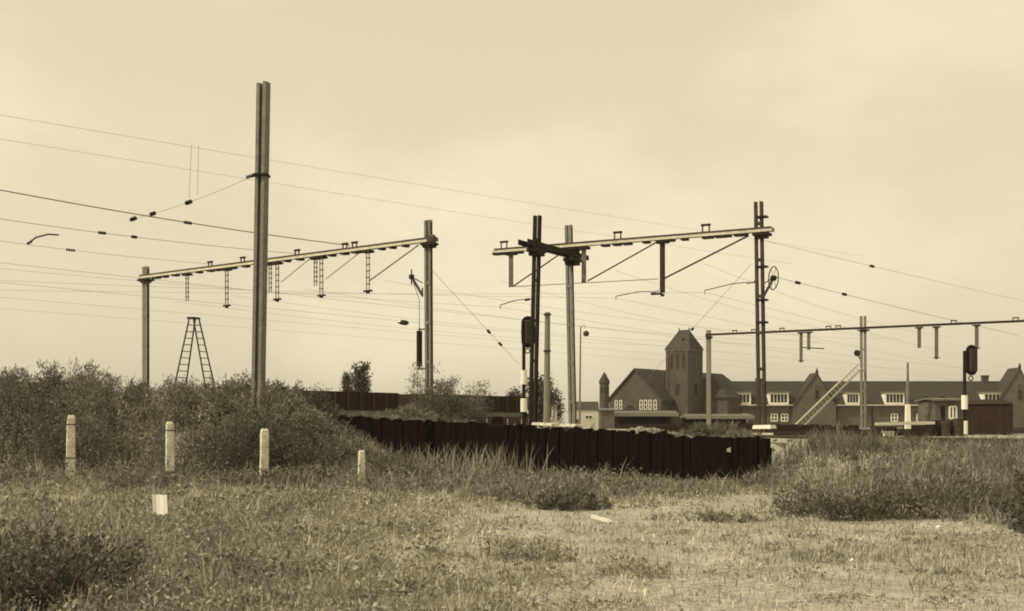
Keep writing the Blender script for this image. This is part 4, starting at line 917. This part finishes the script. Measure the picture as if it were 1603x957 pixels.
def sward(n_c, per, seed_r, hfun, keepf, tonef, wid=.0065, lean=.9):
    cx, cy = view_points(n_c); k = rng.integers(per[0], per[1], n_c); idx = np.repeat(np.arange(n_c), k); n = len(idx)
    r = seed_r*(cy/10)**.4; g = rng.normal(size=(n, 2)); x = cx[idx]+g[:, 0]*r[idx]; y = cy[idx]+g[:, 1]*r[idx]
    left, ws, bank, rb, n1, n2, n3 = field_masks(x, y); ct = (rng.uniform(.5, 1.5, n_c)*(.62+.76*noise(cx+31, cy, .8)))[idx]; ch = rng.uniform(.5, 1.6, n_c)[idx]
    bare = np.maximum(sm(.5, .68, n2+.15*(n3-.5)), sm(.62, .74, n1+.25*(n3-.5)))*(1-left*.6)*(1-ws)*(1-bank)
    ok = usable(x, y) & (rng.random(n) < keepf(left, ws, bank, bare))
    H = hfun(left, ws, bank, rb, n1, n2, n3)*ch*rng.uniform(.5, 1.2, n)*np.exp(-.35*(g**2).sum(1))
    tn = tonef(left, ws, bank, n2, n3)*ct*rng.uniform(.7, 1.3, n)
    x, y, H, tn = x[ok], y[ok], H[ok], tn[ok]
    return blades(x, y, np.maximum(H, .02), wid*(y/8)**.75*rng.uniform(.7, 1.5, len(x)), tn, lean=lean)
def hbase(left, ws, bank, rb, n1, n2, n3): return .03+.045*n1+left*(.03+.07*n3)+ws*(.06+.14*n1)+bank*(.12+.12*n1)
def htuft(left, ws, bank, rb, n1, n2, n3): return .07+.09*n1+left*(.07+.12*n3)+ws*(.1+.32*n1*n3*2)*(.5+.5*n2)+bank*(.18+.36*n1)*(1-.6*sm(.6, .95, rb))
def tnf(left, ws, bank, n2, n3): return .41*(1-.15*left)*(1-.34*ws)*(1-.48*bank)*(.75+.5*n3)*(.85+.3*n2)
V1 = sward(34000, (3, 6), .09, hbase, lambda l, w_, b_, ba: 1-.8*ba, tnf)
V2 = sward(9000, (10, 24), .05, htuft, lambda l, w_, b_, ba: (.35+.1*l+.35*w_+.65*b_)*(1-.8*ba), lambda *a: tnf(*a)*.85, wid=.007)
for nm, lab, (V, Fc, T) in (('field_grass', 'dry short grass covering the open field in the foreground', V1), ('grass_tufts', 'taller uneven tufts standing up through the field grass', V2)):
    o = np_obj(nm, V, Fc, T, M['field_grass'], base=(0, 10, 0)); o['kind'] = 'stuff'; tag(o, lab, 'grass')
# broad-leaved weeds mixed through the grass, in clumps
nc = 11000; cx, cy = view_points(nc); left, ws, bank, rb, n1, n2, n3 = field_masks(cx, cy)
ok = usable(cx, cy) & (rng.random(nc) < .08+.85*left*sm(.2, .5, n1)+.9*ws+.75*bank); cx, cy, left, ws, bank, rb, n1 = [a[ok] for a in (cx, cy, left, ws, bank, rb, n1)]
k = rng.integers(14, 46, len(cx)); idx = np.repeat(np.arange(len(cx)), k); n = len(idx); R_ = (.06+.05*rng.random(len(cx)))*(cy/10)**.5
g = rng.normal(size=(n, 3)); hh = (.05+.14*left+.42*ws*n1+.28*bank*(1-.6*sm(.6, .95, rb)))*rng.uniform(.4, 1.5, len(cx))
x = cx[idx]+g[:, 0]*R_[idx]; y = cy[idx]+g[:, 1]*R_[idx]; z = height(x, y)+rng.random(n)*hh[idx]*np.exp(-.2*(g[:, :2]**2).sum(1))+.005
D = np.stack([g[:, 0], g[:, 1], rng.uniform(-.3, 1.2, n)], 1)+rng.normal(size=(n, 3))*.4; D /= np.linalg.norm(D, axis=1)[:, None]
ok = usable(x, y); tn = ((.33*(1-.2*left)*(1-.4*ws)*(1-.42*bank))*rng.uniform(.4, 1.45, len(cx)))[idx]*rng.uniform(.65, 1.35, n)
lnf = ((.03+.012*left+.01*ws)*(cy/9)**.55*rng.uniform(.6, 1.5, len(cx)))[idx]*rng.uniform(.7, 1.3, n)
V, Fc, T = leaf_mesh(np.stack([x, y, z], 1)[ok], D[ok], lnf[ok], lnf[ok]*.45, tn[ok])
o = np_obj('field_weeds', V, Fc, T, M['leaf'], base=(0, 10, 0)); o['kind'] = 'stuff'; tag(o, 'low broad-leaved weeds scattered through the field grass', 'weeds')
# reeds leaning before the left half of the wall
n = 420; ss = rng.choice([6.6, 7.4, 8.1, 9.0, 9.8, 10.6], n)+rng.normal(size=n)*.22; dd_ = -.5-rng.random(n)*1.6; xx = A[0]+WD[0]*ss+UW[0]*dd_; yy = A[1]+WD[1]*ss+UW[1]*dd_
V, Fc, T = blades(xx, yy, rng.uniform(.35, 1.05, n), .026*rng.uniform(.6, 1.3, n), rng.uniform(.14, .42, n), lean=.75)
o = np_obj('reeds', V, Fc, T, M['field_grass'], base=(0, 30, 0)); o['kind'] = 'stuff'; tag(o, 'pale wispy reeds leaning before the left half of the black wall', 'reeds')
# tall stalks before the wall and on the bank
N = 5200
sx_ = rng.uniform(-.5, 13, N); dd_ = -rng.random(N)**1.3*4.5-.15; keep = rng.random(N) < (.15+.85*sm(.4, .62, noise(sx_*1., dd_*1., .9))); sx_, dd_ = sx_[keep], dd_[keep]; xx = A[0]+WD[0]*sx_+UW[0]*dd_; yy = A[1]+WD[1]*sx_+UW[1]*dd_
hh = (.1+.35*noise(xx, yy, 1.3)*noise(xx, yy, .6)*2*(.35+.65*sm(3, 7, sx_))+.6*sm(5.5, 8.5, sx_)*noise(xx, yy, .7))*rng.uniform(.4, 1.2, len(xx))
V, Fc, T = blades(xx, yy, hh, .02*rng.uniform(.5, 1.4, len(xx)), .24*rng.uniform(.4, 1.4, len(xx)), lean=.9)
o = np_obj('tall_grass', V, Fc, T, M['field_grass'], base=(0, 28, 0)); o['kind'] = 'stuff'; tag(o, 'tall rank grass and stalks growing along the foot of the black wall', 'grass')
N = 75000
yy = rng.uniform(15, 46, N); xx = rng.uniform(4, 20, N); rb = right_bank(xx, yy); s_, d_ = wall_sd(xx, yy); ok = ((rb > .05) | ((s_ < -.3) & (yy > 27))) & (xx < .45*yy+1) & usable(xx, yy) & (rng.random(N) < .55+.45*noise(xx, yy, 1.2))
xx, yy, rb = xx[ok], yy[ok], rb[ok]; hh = (.16+.36*noise(xx, yy, 1.6)*(1-.8*sm(.6, .95, rb)))*rng.uniform(.4, 1.2, len(xx))*(1-.72*sm(.6, .9, rb))
V, Fc, T = blades(xx, yy, hh, .018*rng.uniform(.6, 1.5, len(xx)), (.14+.09*noise(xx, yy, 2.2))*rng.uniform(.6, 1.4, len(xx)), lean=.8)
o = np_obj('bank_grass', V, Fc, T, M['field_grass'], base=(8, 25, 0)); o['kind'] = 'stuff'; tag(o, 'tall grass covering the slope of the right bank', 'grass')

# dead stalks and pebbles over the field
N = 1500; xx, yy = view_points(N); left, ws, bank, rb, n1, n2, n3 = field_masks(xx, yy); ok = usable(xx, yy) & (n3 > .5); xx, yy, left, ws = xx[ok], yy[ok], left[ok], ws[ok]; n = len(xx)
V, Fc, T = blades(xx, yy, (.12+.14*left+.3*ws)*rng.uniform(.6, 1.5, n), .006*(yy/8)**.8, rng.choice([.12, .42, .5], n)*rng.uniform(.7, 1.2, n), lean=1.6)
o = np_obj('dead_stalks', V, Fc, T, M['field_grass'], base=(0, 10, 0)); o['kind'] = 'stuff'; tag(o, 'single dead stalks bending over the field grass', 'stalks')
b = MB(); N = 520; xx, yy = view_points(N, 7, 19); left, ws, bank, rb, n1, n2, n3 = field_masks(xx, yy); ok = usable(xx, yy) & (left+ws+bank < .5); hh = height(xx, yy)
for x, y, z in zip(xx[ok], yy[ok], hh[ok]):
    e = Vector((random.gauss(0, 1), random.gauss(0, 1), random.gauss(0, .4))).normalized(); f = e.orthogonal().normalized(); r = random.uniform(.006, .017)*(y/10)**.5
    b.obox((x, y, z+r*.2), e, f, e.cross(f), r, r*random.uniform(.5, .9), r*random.uniform(.3, .7), random.uniform(.5, .9))
o = obj('pebbles', b, M['stone'], base=(0, 10, 0)); o['kind'] = 'stuff'; tag(o, 'small pale stones strewn over the bare ground of the field', 'stones')
# ------------------------------------------------------------------ the hazy air between the camera and the far things
hb = MB(); hb.box(-3200, 3200, -80, 4200, -1.5, 24.0)
hm = bpy.data.materials.new('summer_haze'); hm.use_nodes = True; hm.node_tree.nodes.clear()
pv = hm.node_tree.nodes.new('ShaderNodeVolumePrincipled'); pv.inputs['Density'].default_value = HAZE; pv.inputs['Color'].default_value = (.95, .92, .85, 1); pv.inputs['Anisotropy'].default_value = .2
mo = hm.node_tree.nodes.new('ShaderNodeOutputMaterial'); hm.node_tree.links.new(pv.outputs[0], mo.inputs['Volume'])
o = obj('haze', hb, hm, base=(0, 0, -1.5)); o['kind'] = 'stuff'
